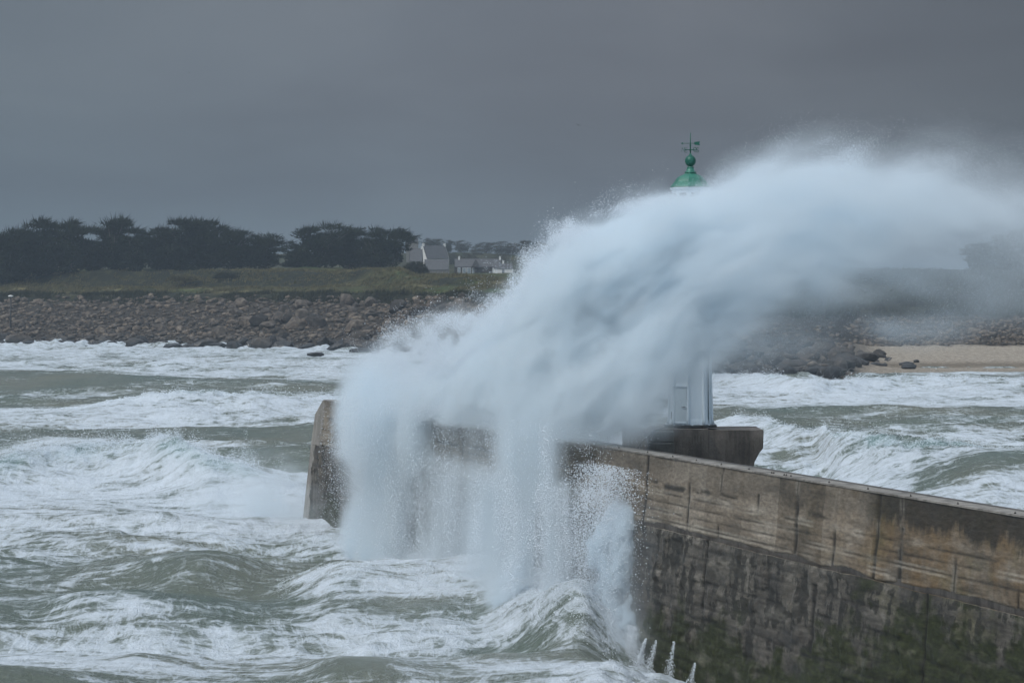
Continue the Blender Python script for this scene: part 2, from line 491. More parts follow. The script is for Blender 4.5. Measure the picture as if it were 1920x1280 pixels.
p.inputs['IOR'].default_value = 1.33
p.inputs['Specular IOR Level'].default_value = 0.45
mic = noise_node(t, mapping(t, pos, scale=(1.0, .7, 1)), 1.5, 7, 0.68, 0.3)
hgt = mathn(t, 'ADD', mathn(t, 'MULTIPLY', mask, 0.35), mathn(t, 'MULTIPLY', mic, 0.95))
bump(t, hgt, 1.0, 0.32, p)
sea = link_mesh('sea', sea_me, msea, smooth=True)
tag(sea, 'rough grey green sea covered with torn streaks of white foam', 'sea', kind='structure')

# ================================================================== BREAKWATER
def wall_material():
    m, t, o = mat_new('weathered_concrete'); p = principled(t, o)
    uv = t.nodes.new('ShaderNodeUVMap'); uv.uv_map = 'UVMap'
    U = uv.outputs[0]
    sp = t.nodes.new('ShaderNodeSeparateXYZ'); t.links.new(U, sp.inputs[0])
    s, z = sp.outputs[0], sp.outputs[1]
    big = noise_node(t, mapping(t, U, scale=(.10, .22, 1)), 1.0, 5, 0.6)
    mid = noise_node(t, mapping(t, U, scale=(.28, .95, 1)), 1.0, 7, 0.62, .3)
    fine = noise_node(t, mapping(t, U, scale=(2.2, 6.5, 1)), 1.0, 6, 0.7)
    streak = noise_node(t, mapping(t, U, scale=(1.0, .30, 1)), 1.0, 6, 0.65, .2)
    streak2 = noise_node(t, mapping(t, U, scale=(.42, .22, 1), loc=(4, 2, 0)), 1.0, 5, 0.6, .2)
    # irregular bay tint: every cast bay has its own grey
    bay = t.nodes.new('ShaderNodeTexVoronoi'); bay.voronoi_dimensions = '1D'; bay.inputs['Scale'].default_value = 0.19
    t.links.new(s, bay.inputs['W'])
    bsep = t.nodes.new('ShaderNodeSeparateColor'); t.links.new(bay.outputs['Color'], bsep.inputs[0])
    upper = mathn(t, 'GREATER_THAN', z, LEDGE)
    colU = ramp(t, mathn(t, 'MULTIPLY_ADD', mid, .82, mathn(t, 'MULTIPLY', bsep.outputs[0], .18)),
                [(0.33, (.090, .076, .058)), (0.5, (.180, .152, .118)), (0.66, (.265, .232, .188))]).outputs[0]
    colL = ramp(t, mid, [(0.33, (.038, .034, .029)), (0.5, (.094, .085, .072)), (0.66, (.175, .161, .136))]).outputs[0]
    c = mixc(t, upper, colL, colU)
    # pale eroded band just under and above the ledge
    dl = mathn(t, 'ABSOLUTE', mathn(t, 'SUBTRACT', z, LEDGE + .25))
    pale = mathn(t, 'MULTIPLY', mathn(t, 'SUBTRACT', 1.0, mathn(t, 'MULTIPLY', dl, 1.9), clamp=True), ramp(t, mid, [(.45, (0,) * 3), (.62, (1,) * 3)]).outputs[0])
    c = mixc(t, mathn(t, 'MULTIPLY', pale, .6), c, (.33, .31, .26))
    # rust and ochre staining, growing from the middle of the wall to its near end
    far = mathn(t, 'DIVIDE', mathn(t, 'SUBTRACT', s, 97), 12, clamp=True)
    och = mathn(t, 'MULTIPLY', mathn(t, 'MULTIPLY', ramp(t, mathn(t, 'ADD', streak2, mathn(t, 'MULTIPLY', mathn(t, 'SUBTRACT', big, .5), .9)), [(.40, (0,) * 3), (.62, (1,) * 3)]).outputs[0], mathn(t, 'MULTIPLY_ADD', far, .8, .15)), upper)
    c = mixc(t, mathn(t, 'MULTIPLY', och, .75), c, (.150, .092, .038))
    olive = mathn(t, 'MULTIPLY', ramp(t, noise_node(t, mapping(t, U, scale=(.25, .35, 1), loc=(9, 3, 0)), 1.0, 6, .65), [(.50, (0,) * 3), (.66, (1,) * 3)]).outputs[0], mathn(t, 'MULTIPLY_ADD', far, .7, .1))
    c = mixc(t, mathn(t, 'MULTIPLY', olive, .6), c, (.10, .095, .035))
    # dark run-off under the coping and below the ledge
    wet = mathn(t, 'SUBTRACT', z, WTOP - 1.5)
    d1 = mathn(t, 'MULTIPLY', ramp(t, mathn(t, 'ADD', mathn(t, 'MULTIPLY', wet, .35), mathn(t, 'MULTIPLY', streak, .9)), [(.48, (0,) * 3), (.66, (1,) * 3)]).outputs[0], upper)
    d1 = mathn(t, 'MULTIPLY', d1, ramp(t, mathn(t, 'DIVIDE', s, 120.0), [(.50, (.22,) * 3), (.86, (.40,) * 3), (.885, (1,) * 3)]).outputs[0])
    c = mixc(t, mathn(t, 'MULTIPLY', d1, .85), c, (.022, .021, .018))
    lw = mathn(t, 'SUBTRACT', 1.0, upper)
    d2 = mathn(t, 'MULTIPLY', ramp(t, mathn(t, 'ADD', streak, mathn(t, 'MULTIPLY', mathn(t, 'SUBTRACT', mid, .5), .9)), [(.49, (0,) * 3), (.54, (1,) * 3)]).outputs[0], lw)
    c = mixc(t, mathn(t, 'MULTIPLY', d2, .8), c, (.016, .016, .014))
    # weed low down
    low = mathn(t, 'SUBTRACT', 1.0, mathn(t, 'DIVIDE', z, 5.2), clamp=True)
    wv = mathn(t, 'ADD', mathn(t, 'ADD', mathn(t, 'MULTIPLY', low, .30), mathn(t, 'MULTIPLY', far, .19)), mathn(t, 'ADD', mathn(t, 'MULTIPLY', streak2, .55), mathn(t, 'MULTIPLY', mid, .35)))
    weed = mathn(t, 'MULTIPLY', ramp(t, wv, [(.63, (0,) * 3), (.70, (1,) * 3)]).outputs[0], lw)
    c = mixc(t, mathn(t, 'MULTIPLY', weed, .9), c, mixc(t, fine, (.008, .009, .006), (.040, .050, .012)))
    # board-mark and joint lines (attribute computed with the mesh)
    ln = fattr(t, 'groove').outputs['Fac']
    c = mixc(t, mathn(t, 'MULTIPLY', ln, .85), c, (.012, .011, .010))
    eff = fattr(t, 'lime').outputs['Fac']
    c = mixc(t, mathn(t, 'MULTIPLY', eff, .55), c, (.42, .39, .33))
    c = mixc(t, .5, c, mixc(t, 1.0, c, ramp(t, fine, [(.32, (.2,) * 3), (.68, (1.9,) * 3)]).outputs[0], 'MULTIPLY'))
    t.links.new(c, p.inputs['Base Color'])
    t.links.new(ramp(t, mid, [(.3, (.45,) * 3), (.7, (.8,) * 3)]).outputs[0], p.inputs['Roughness'])
    p.inputs['Specular IOR Level'].default_value = 0.35
    bump(t, mathn(t, 'ADD', mathn(t, 'MULTIPLY', fine, .5), mid), 0.7, 0.07, p)
    return m
mwall = wall_material()

rw = np.random.default_rng(21)
JU = [6, 13.2, 20, 27.5, 34.1, 41.3, 48, 55.2, 62.8, 69.5, 76.5, 82.9, 87.2, 92.0, 96.6, 100.9, 105.2, 107.6, 112.6, 118, 124]   # joints, upper wall
JL = [9, 19, 30, 42, 51, 60, 72, 86.2, 99.5, 110.6, 121]
def wall_strip(name, s0, s1, z0, z1, n0, batter, parent, ds=.11, dz=.09, rough=.05, lower=False):
    ns = int((s1 - s0) / ds) + 1; nz_ = int((z1 - z0) / dz) + 1
    S, Z = np.meshgrid(np.linspace(s0, s1, ns), np.linspace(z0, z1, nz_), indexing='ij')
    S = S.astype(np.float32); Z = Z.astype(np.float32)
    gro = np.zeros_like(S); lime = np.zeros_like(S)
    wob = .07 * fbm(S / 1.3, Z / 1.3, octv=3)
    if not lower:
        # horizontal board marks
        for k, zc in enumerate(np.arange(z0 + .42, BAND - .15, .47)):
            dd = np.abs(Z - zc - .05 * fbm(S / 2.2, S * 0 + k * 3.1, octv=3))
            br = sstep(-.35, .25, fbm(S / 2.6, S * 0 + k * 7.7 + 40, octv=3))
            gro = np.maximum(gro, sstep(.07, .02, dd) * br * .8)
            lime = np.maximum(lime, sstep(.08, .0, np.abs(dd - .09)) * sstep(.0, .4, fbm(S / 3.1, S * 0 + k * 5.2 + 11, octv=3)) * .8)
        for k, sc in enumerate(JU):
            w = .10 + .16 * rw.random()
            dd = np.abs(S - sc - .07 * fbm(Z / .8, Z * 0 + k * 2.3, octv=3) + (Z - 7) * rw.normal(0, .03))
            g_ = sstep(w + .05, w * .4, dd) * sstep(-.45, .1, fbm(Z / 1.5, Z * 0 + k * 5.1, octv=2)) * (Z < (BAND + rw.random() * 2.5))
            gro = np.maximum(gro, g_)
            lime = np.maximum(lime, sstep(.12, .02, np.abs(dd - .14)) * .5 * sstep(0, .5, fbm(Z / .9, Z * 0 + k * 3.1, octv=2)))
        # broken line of dark stains where the parapet was cast on the wall
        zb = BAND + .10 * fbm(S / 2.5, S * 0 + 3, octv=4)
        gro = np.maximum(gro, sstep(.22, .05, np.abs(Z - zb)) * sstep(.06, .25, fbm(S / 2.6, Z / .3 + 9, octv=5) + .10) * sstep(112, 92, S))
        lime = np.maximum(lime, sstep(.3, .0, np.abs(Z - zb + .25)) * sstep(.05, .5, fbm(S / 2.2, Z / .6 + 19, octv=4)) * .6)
        # ragged bottom edge
        eb = z0 + .10 + .20 * fbm(S / 3.2, S * 0 + 8, octv=5)
        gro = np.maximum(gro, sstep(eb + .16, eb - .02, Z) * (0.7 + .3 * sstep(40, 80, S)))
        off = n0 - batter * (Z - z0)
        disp = rough * fbm(S / 2.2, Z / .7, octv=4) + .05 * fbm(S / 5, Z / 2, octv=2) - .05 * gro
        disp = disp - .10 * sstep(eb + .12, eb - .05, Z)
    else:
        rowh = .55
        ri = np.floor((Z + .1 * fbm(S / 4, Z / 2, octv=2)) / rowh); fr_ = (Z + .1 * fbm(S / 4, Z / 2, octv=2)) / rowh - ri
        sh = vnoise(ri * 7.31 + .5, ri * 0) * 3
        bl = S / 3.4 + sh + .3 * vnoise(S / 4.2, ri * 3.3); fb = bl - np.floor(bl)
        fr_m = np.minimum(fr_, 1 - fr_) * rowh; fb_m = np.minimum(fb, 1 - fb) * 3.4
        br = sstep(-.25, .25, fbm(S / 3.5, Z / 1.5 + 30, octv=3))
        gro = np.maximum(sstep(.08, .03, fr_m) * .6 * br, sstep(.18, .07, fb_m) * .35 * br)
        for k, sc in enumerate(JL):
            dd = np.abs(S - sc + (Z - 3) * .03 - .06 * fbm(Z / .7, Z * 0 + k, octv=3))
            ext = (Z > 2.0 + 2.0 * rw.random()) if sc != 99.5 else (Z > 2.2) & (Z < 5.2)
            gro = np.maximum(gro, sstep(.34 if sc == 99.5 else .16, .06, dd) * ext)
        # uneven steps of the courses
        for zc, am in ((3.95, .08), (2.1, .10)):
            zz = Z - zc - .12 * fbm(S / 3, S * 0 + zc, octv=3)
            gro = np.maximum(gro, sstep(.09, .02, np.abs(zz)) * sstep(-.1, .3, fbm(S / 2.5, S * 0 + zc + 4, octv=3)) * .9)
        lime = sstep(.25, .6, fbm(S / 1.5, Z / .5 + 60, octv=4)) * .25
        topr = sstep(z1 - .35, z1, Z) 
        off = n0 - batter * (Z - z0)
        disp = rough * 2.2 * fbm(S / 2.0, Z / .6, octv=5) + .08 * fbm(S / 7, Z / 1.6, octv=3) - .07 * gro + .12 * sstep(.15, .5, fbm(S / 1.1, Z / 1.0 + 5, octv=4)) - topr * (.02 + .30 * np.clip(fbm(S / 1.6, S * 0 + 2, octv=4), 0, 1))
    NN = off + disp
    X = P0[0] + WD[0] * S + WN[0] * NN; Y = P0[1] + WD[1] * S + WN[1] * NN
    V = np.stack([X.ravel(), Y.ravel(), Z.ravel()], -1)
    me = np_mesh(name, V, faces=grid_faces(ns, nz_)[:, ::-1])
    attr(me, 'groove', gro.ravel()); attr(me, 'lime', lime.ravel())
    uvl = me.uv_layers.new(name='UVMap')
    li = np.empty(len(me.loops), np.int32); me.loops.foreach_get('vertex_index', li)
    uvl.data.foreach_set('uv', np.stack([S.ravel()[li], Z.ravel()[li]], -1).astype(np.float32).ravel())
    ob = link_mesh(name, me, mwall, parent, smooth=True)
    return ob, (S, Z, NN)

pier = empty('breakwater_wall', (float(P0[0]), float(P0[1]), 0.0))
tag(pier, 'long weathered concrete breakwater wall with ochre and black stains', 'breakwater')
PI = Matrix.Translation((-P0[0], -P0[1], 0))
def under_pier(o_):
    o_.parent = pier; o_.matrix_parent_inverse = PI; return o_
SEND = 150.0
BT = 0.085
up_o, upg = wall_strip('upper_face', 0.0, SEND, LEDGE, WTOP - .02, 0.0, BT, None)
under_pier(up_o)
lo_o, log_ = wall_strip('lower_face', -1.6, SEND, -4.0, LEDGE + .02, .98, .09, None, dz=.10, lower=True)
under_pier(lo_o)

def solid(name, s_n, z0, z1, mat, top_in=0.0):
    """prism on the (s, n) outline."""
    b = BM()
    c_ = np.mean(np.array(s_n), 0)
    lo = [b.b.verts.new(wpt(s, n, z0)) for s, n in s_n]
    hi = [b.b.verts.new(wpt(s + (top_in if s < c_[0] else 0), n - (top_in * np.sign(n - c_[1])), z1)) for s, n in s_n]
    k = len(s_n)
    for i in range(k): b.b.faces.new((lo[i], lo[(i + 1) % k], hi[(i + 1) % k], hi[i]))
    b.b.faces.new(lo[::-1]); b.b.faces.new(hi)
    o_ = b.build(name, mat)
    under_pier(o_)
    return o_

def conc_mat(name, a, b_, c_, dark=.4):
    m, t, o = mat_new(name); p = principled(t, o)
    co = t.nodes.new('ShaderNodeTexCoord').outputs['Object']
    n1 = noise_node(t, mapping(t, co, scale=(.5, .5, .5)), 1.0, 7, .62)
    n2 = noise_node(t, mapping(t, co, scale=(1.8, 1.8, .22)), 1.0, 5, .6)
    n3 = noise_node(t, co, 7.0, 5, .7)
    col_ = ramp(t, n1, [(.3, a), (.5, b_), (.7, c_)]).outputs[0]
    col_ = mixc(t, mathn(t, 'MULTIPLY', ramp(t, n2, [(.48, (0,) * 3), (.62, (1,) * 3)]).outputs[0], dark), col_, (.02, .019, .017))
    col_ = mixc(t, .5, col_, mixc(t, 1.0, col_, ramp(t, n3, [(.25, (.6,) * 3), (.75, (1.4,) * 3)]).outputs[0], 'MULTIPLY'))
    t.links.new(col_, p.inputs['Base Color']); p.inputs['Roughness'].default_value = .7
    bump(t, mathn(t, 'ADD', n3, n1), .6, .04, p)
    return m
mcap = conc_mat('bleached_coping', (.15, .138, .120), (.25, .23, .205), (.33, .31, .275), .45)
mconc = conc_mat('wet_dark_concrete', (.045, .040, .035), (.085, .076, .068), (.13, .118, .105), .6)

# body of the wall: upper core, lower core and the walkway behind it
BB = BT * (WTOP - LEDGE)
solid('upper_core', [(0.05, -.06), (0.05, -2.2), (SEND, -2.2), (SEND, -.06)], LEDGE - .3, LEDGE + .3, mconc)
solid('parapet_core', [(0.35, -BB - .05), (0.35, -2.05), (SEND, -2.05), (SEND, -BB - .05)], LEDGE + .3, WTOP - .03, mconc)
solid('lower_core', [(-1.1, -.5), (-1.1, -3.0), (SEND, -3.0), (SEND, -.5)], -4, LEDGE - .35, mconc)
solid('coping', [(0.35, -BB + .05), (0.35, -1.15), (SEND, -1.15), (SEND, -BB + .05)], WTOP - .025, WTOP + .05, mcap)
# bevelled head of the wall
hd = BM()
pl = [(-.0, 0.02, LEDGE), (0.0, -2.2, LEDGE), (0.0, -2.2, 8.3), (0.0, -.22, 8.3)]
A = [wpt(-3.5, -.05, LEDGE - .02), wpt(-3.5, -2.2, LEDGE - .02), wpt(-2.9, -2.2, 8.35), wpt(-2.9, -.25, 8.35)]
B_ = [wpt(.4, .03, LEDGE - .02), wpt(.4, -2.2, LEDGE - .02), wpt(.4, -2.2, WTOP), wpt(.4, -BB - .02, WTOP)]
va = [hd.b.verts.new(v_) for v_ in A]; vb = [hd.b.verts.new(v_) for v_ in B_]
vt = [hd.b.verts.new(wpt(-.35, -2.2, WTOP)), hd.b.verts.new(wpt(-.35, -BB - .02, WTOP))]
hd.b.faces.new((va[0], va[1], va[2], va[3]))
hd.b.faces.new((va[3], va[2], vt[0], vt[1]))
hd.b.faces.new((vt[1], vt[0], vb[2], vb[3]))
hd.b.faces.new((va[0], va[3], vt[1], vb[3], vb[0]))
hd.b.faces.new((va[1], vb[1], vb[2], vt[0], va[2]))
hd.b.faces.new((va[1], va[0], vb[0], vb[1])); hd.b.faces.new((vb[0], vb[3], vb[2], vb[1]))
mhead = conc_mat('grey_concrete', (.17, .155, .138), (.25, .232, .205), (.33, .31, .275), .35)
under_pier(hd.build('wall_head', mhead))
fb_ = BM()
k_ = [(-4.6, .8, -4), (-4.6, -3, -4), (-1.3, -3, -4), (-1.3, 1.0, -4)]
lo = [fb_.b.verts.new(wpt(*q)) for q in k_]
hi = [fb_.b.verts.new(wpt(s_ + (.9 if s_ < -1.5 else 0), n_ - (.88 if n_ > 0 else 0), LEDGE - .05)) for s_, n_, _ in k_]
for i in range(4): fb_.b.faces.new((lo[i], lo[(i + 1) % 4], hi[(i + 1) % 4], hi[i]))
fb_.b.faces.new(hi)
under_pier(fb_.build('wall_foot', mhead))
# bolts on the coping
mrust = simple_mat('black_iron', (.012, .011, .010), (.035, .025, .02), 8, .6)
sb = 30.0
bolts = [44, 52, 60, 66, 71.4, 76, 79.8, 83.2, 86.6, 90.2, 93.0, 93.25, 94.5, 94.75, 95.3, 99.6, 103.7, 107.9, 112.2, 117]
for s_ in bolts:
    b = BM(); x_, y_, _ = wpt(s_, -BB - .14, 0)
    b.lathe([(.045, 0), (.045, .03), (.02, .035), (.02, .08), (.006, .085)], 8, (x_, y_, WTOP + .05))
    under_pier(b.build('anchor_bolt', mrust))
# low pier deck on the sheltered side
dk_ = BM()
dpts = [wpt(-6, -2.9, 0), wpt(150, -2.9, 0), wpt(150, -7.5, 0), wpt(62, -7.5, 0), (13.8, 156, 0), (17.8, 172, 0), (10, 181, 0), wpt(14, -12, 0), wpt(-6, -8, 0)]
dk_.poly_prism([(a_[0], a_[1]) for a_ in dpts][::-1], -4.0, 3.6)
under_pier(dk_.build('pier_deck', mconc))

# ================================================================== LIGHTHOUSE AND ITS PLATFORM
LD = 165.0
LX = (1294.5 - 960) / F * LD
def lz(y): return HC - (y - HZ) / F * LD          # height of a photo row at the tower
PXM = LD / F
ZP = lz(803)
# platform ---------------------------------------------------------
plat = empty('lighthouse_platform', (LX, LD, ZP))
tag(plat, 'dark wet concrete platform with overhanging end under the lighthouse', 'platform')
def abs_child(o_, par, inv):
    o_.parent = par; o_.matrix_parent_inverse = inv; return o_
PIV = Matrix.Translation((-LX, -LD, -ZP))
def px_at(x, D=LD): return (x - 960) / F * D
mplat = conc_mat('brown_wet_concrete', (.095, .078, .064), (.17, .143, .120), (.25, .215, .185), .5)
def extrude_xz(name, prof, y0, y1, mat, bev=0.0):
    b = BM()
    a_ = [b.b.verts.new((x, y0, z)) for x, z in prof]; c_ = [b.b.verts.new((x, y1, z)) for x, z in prof]
    n_ = len(prof)
    for i in range(n_): b.b.faces.new((a_[i], a_[(i + 1) % n_], c_[(i + 1) % n_], c_[i]))
    b.b.faces.new(a_[::-1]); b.b.faces.new(c_)
    if bev: bmesh.ops.bevel(b.b, geom=list(b.b.edges), offset=bev, segments=2, affect='EDGES')
    return b.build(name, mat)
# plinth directly under the tower (front face nearest the camera) and the wider overhanging slab to the right
yF = LD - 2.6
def pxf(x, D): return (x - 960) / F * D
prof = [(pxf(1247, yF), 1.0), (pxf(1322, yF), 1.0), (pxf(1322, yF), lz(800)), (pxf(1226, yF), lz(800)), (pxf(1226, yF), lz(850)), (pxf(1247, yF), lz(870))]
b1 = extrude_xz('plinth', [(pxf(1216, yF), 1.0), (pxf(1330, yF), 1.0), (pxf(1330, yF), lz(800.5)), (pxf(1228, yF), lz(800.5)), (pxf(1216, yF), lz(812))], yF, LD + 3.0, mplat, .05)
abs_child(b1, plat, PIV)
yS = LD - 1.4
prof = [(pxf(1298, yS), 2.0), (pxf(1404, yS), 2.0), (pxf(1411, yS), lz(880)), (pxf(1414, yS), lz(862)), (pxf(1424, yS), lz(846)), (pxf(1431, yS), lz(838)), (pxf(1432, yS), lz(804)), (pxf(1298, yS), lz(804))]
abs_child(extrude_xz('overhanging_slab', prof, yS, LD + 3.6, mplat, .04), plat, PIV)
# buttress filling the corner under the slab
prof = [(pxf(1296, yS - 1), 1.0), (pxf(1316, yS - 1), 1.0), (pxf(1322, yS - .6), lz(832)), (pxf(1318, yS - .6), lz(820)), (pxf(1296, yS - 1), lz(820))]
# base disc of the tower
bd = BM(); bd.lathe([(1.70, -.02), (1.74, .02), (1.70, .13), (1.62, .16)], 8, (LX, LD, lz(803) + .12), phase=R(22.5), smooth=False)
mdisc = simple_mat('dark_wet_ring', (.02, .022, .024), (.05, .05, .05), 4, .4)
abs_child(bd.build('base_ring', mdisc), plat, PIV)
# flight of steps from the deck up to the plinth, seen from the side
st = empty('stone_steps', (pxf(1215, yF), yF - .4, 3.6))
tag(st, 'worn concrete steps climbing left of the lighthouse platform', 'steps')
SIV = Matrix.Translation((-pxf(1215, yF), -(yF - .4), -3.6))
mstep = conc_mat('step_concrete', (.10, .092, .08), (.14, .13, .115), (.19, .175, .155), .35)
nst = 9
for k in range(nst):
    zt = 3.6 + (lz(803) - 3.6) * (k + 1) / nst
    xl = pxf(1172, yF) + (pxf(1226, yF) - pxf(1172, yF)) * k / nst
    bb = BM(); bb.box(((xl + pxf(1262, yF)) / 2, yF - 1.15 + k * .11, zt - .32), (pxf(1262, yF) - xl, 1.9 - k * .06, .60), bevel=.03)
    tr_ = abs_child(bb.build('tread', mstep), st, SIV)
    bb = BM(); bb.box(((xl + pxf(1256, yF)) / 2 + .1, yF - 2.12 + k * .14, zt - .05), (pxf(1256, yF) - xl - .2, .06, .09), bevel=.01)
    abs_child(bb.build('nosing', mcap), st, SIV)
sl = extrude_xz('side_wall', [(pxf(1170, yF - 2.2), 3.2), (pxf(1250, yF - 2.2), 3.2), (pxf(1250, yF - 2.2), 4.4), (pxf(1196, yF - 2.2), 4.4)], yF - 2.2, yF - 1.9, mstep)
abs_child(sl, st, SIV)
rl = BM(); rl.tube([(pxf(1180, yF), yF - 2.0, lz(846)), (pxf(1204, yF), yF - 2.0, lz(818)), (pxf(1226, yF), yF - 2.0, lz(799)), (pxf(1246, yF), yF - 2.0, lz(794))], .022, 6)
abs_child(rl.build('handrail', mrust), st, SIV)
# low back parapet seen through the spray left of the steps
bp = extrude_xz('back_parapet', [(px_at(1167, 169), 2.4), (px_at(1232, 169), 2.4), (px_at(1232, 169), HC - (803 - HZ) / F * 169), (px_at(1167, 169), HC - (802 - HZ) / F * 169)], 168.6, 169.4, mhead, .04)
tag(bp, 'short grey concrete parapet behind the steps beside the lighthouse', 'parapet')

# tower ------------------------------------------------------------
lh = empty('lighthouse', (LX, LD, lz(800)))
tag(lh, 'slender white lighthouse with green domed roof half hidden by spray', 'lighthouse')
LIV = Matrix.Translation((-LX, -LD, -lz(800)))
def L_(o_): return abs_child(o_, lh, LIV)
mwhite, t, o = mat_new('white_painted_metal'); p = principled(t, o)
co = t.nodes.new('ShaderNodeTexCoord').outputs['Object']
nn = noise_node(t, mapping(t, co, scale=(3, 3, .35)), 1.0, 6, .6)
t.links.new(ramp(t, nn, [(.3, (.66, .77, .85)), (.5, (.78, .87, .93)), (.75, (.82, .90, .95))]).outputs[0], p.inputs['Base Color'])
p.inputs['Roughness'].default_value = .35
mgreen = simple_mat('green_paint', (.018, .135, .095), (.045, .215, .155), 2.5, .4, .2, .02, .5)
mgdark = simple_mat('dark_green_iron', (.006, .085, .06), (.012, .13, .09), 4, .45)
mdark = simple_mat('dark_opening', (.012, .016, .02), (.03, .034, .04), 5, .5)
z0, z1 = lz(800), lz(392)
ph0 = R(22.5 + 12)
b = BM()
b.lathe([(1.47, 0), (1.47, .12), (1.36, .16), (1.33, .42), (1.30, .55), (1.24, 3.0), (1.18, z1 - z0)], 8, (LX, LD, z0), phase=ph0, smooth=False)
L_(b.build('tower_shaft', mwhite))
for k in range(8):     # corner pilasters
    a_ = ph0 + k * math.pi / 4
    b = BM()
    pts = [(LX + r_ * math.cos(a_), LD + r_ * math.sin(a_), z0 + h_) for r_, h_ in ((1.40, .1), (1.335, .5), (1.27, 3.0), (1.20, z1 - z0))]
    b.tube(pts, [.13, .10, .075, .07], 6)
    L_(b.build('corner_rib', mwhite))
    for hz_ in (.35, 2.2, 3.9, 5.8, 8.0):
        pass
# rivets / bracket feet
for k in range(16):
    a_ = ph0 + (k + .5) * math.pi / 8
    b = BM(); b.box((LX + 1.50 * math.cos(a_), LD + 1.50 * math.sin(a_), z0 + .10), (.12, .12, .2), a_, .02)
    L_(b.build('foot_bracket', mwhite))
# door on the left front face
fa_ = R(-112.0)
def face_pt(a_, r_, side, z): 
    return (LX + r_ * math.cos(a_) - side * math.sin(a_), LD + r_ * math.sin(a_) + side * math.cos(a_), z)
faces_a = [ph0 + (k + .5) * math.pi / 4 for k in range(8)]
da = min(faces_a, key=lambda a_: abs(((a_ - fa_ + math.pi) % (2 * math.pi)) - math.pi))
ap = math.cos(math.pi / 8)
def facebox(name, a_, r_, side, zc, size, mat, par=None, bev=.0):
    """size = (thickness, width, height)"""
    b_ = BM(); b_.box(face_pt(a_, r_, side, zc), size, a_, bev)
    o_ = b_.build(name, mat)
    return L_(o_) if par is None else abs_child(o_, par, par.matrix_parent_inverse.copy() if False else LIV)
mdoor = simple_mat('pale_door_paint', (.56, .66, .71), (.66, .75, .80), 3, .4)
door = facebox('door', da, 1.27 * ap, -.02, z0 + .30 + 1.05, (.12, .84, 2.1), mdoor, bev=.015)
fr1 = BM()
for sd in (-.47, .47): fr1.box(face_pt(da, 1.27 * ap, sd - .02, z0 + .3 + 1.08), (.18, .07, 2.25), da, .01)
fr1.box(face_pt(da, 1.27 * ap, -.02, z0 + .3 + 2.2), (.18, 1.0, .07), da, .01)
fr1.box(face_pt(da, 1.30 * ap, -.02, z0 + .26), (.20, 1.0, .06), da, .01)
L_(fr1.build('door_frame', simple_mat('grey_frame', (.30, .37, .42), (.40, .47, .52), 3, .5)))
hb = BM(); hb.tube([face_pt(da, 1.36 * ap, .12, z0 + 1.28), face_pt(da, 1.42 * ap, .12, z0 + 1.28), face_pt(da, 1.42 * ap, .38, z0 + 1.28)], .03, 6)
L_(hb.build('door_handle', mdark))
la = da - math.pi / 4
facebox('vent', la, 1.31 * ap, .22, z0 + .72, (.14, .13, .46), mdark)
ra = da + math.pi / 4
for zc in (5.2, 9.0):
    f_ = facebox('window', ra, 1.23 * ap, 0, z0 + zc, (.16, .42, .75), mdark)
    f2 = facebox('window_frame', ra, 1.215 * ap, 0, z0 + zc, (.15, .56, .89), mwhite)
# upright conduit
cb = BM(); cb.tube([face_pt(ra + math.pi / 4, 1.33 * ap, .1, z0 + .2), face_pt(ra + math.pi / 4, 1.24 * ap, .1, z0 + 9.5)], .035, 6)
L_(cb.build('conduit', simple_mat('grey_pipe', (.2, .25, .28), (.28, .33, .36), 3, .5)))
# lantern
zl = lz(392)
b = BM(); b.lathe([(1.18, 0), (1.42, .18), (1.5, .26), (1.5, .34), (1.15, .36)], 8, (LX, LD, zl), phase=ph0, smooth=False)
L_(b.build('cornice', mwhite))
b = BM(); b.lathe([(1.05, 0), (1.05, lz(356) - zl - .3)], 8, (LX, LD, zl + .32), phase=ph0, smooth=False)
L_(b.build('lantern_room', mwhite))
for a_ in faces_a:
    facebox('lantern_window', a_, 1.05 * ap, 0, zl + .32 + .42, (.06, .5, .55), mdark)
# roof: eaves and concave octagonal dome
ze = lz(354)
b = BM(); b.lathe([(1.10, -.28), (1.15, -.14), (1.27, -.02), (1.29, .05), (1.22, .07)], 8, (LX, LD, ze), phase=ph0, smooth=False)
L_(b.build('eaves', mwhite))
zr = lz(351.5)
b = BM()
rp = [(1.27, 0), (1.22, .10), (1.10, .22), (.98, .36), (.90, .50), (.80, .62), (.64, .72), (.46, .79), (.37, .84), (.33, .92)]
b.lathe(rp, 8, (LX, LD, zr), phase=ph0, smooth=False)
roof = L_(b.build('dome_roof', mgreen))
for k in range(8):
    a_ = ph0 + k * math.pi / 4
    b = BM(); b.tube([(LX + (r_ + .01) * math.cos(a_), LD + (r_ + .01) * math.sin(a_), zr + h_ + .01) for r_, h_ in rp], .035, 5)
    abs_child(b.build('roof_rib', mgreen), roof, LIV)
zn = zr + .92
b = BM()
b.lathe([(.33, -.04), (.37, .0), (.37, .04), (.25, .07), (.24, .20), (.20, .26), (.22, .30), (.22, .34), (.16, .36)], 20, (LX, LD, zn))
L_(b.build('finial_neck', mgreen))
zb_ = zn + .36
b = BM()
prof_b = [(.16, 0)] + [(.34 * math.sin(R(q)) , .34 - .36 * math.cos(R(q))) for q in range(28, 166, 12)] + [(.06, .76), (.04, .84)]
b.lathe(prof_b, 24, (LX, LD, zb_ + .02))
L_(b.build('finial_ball', mgdark))
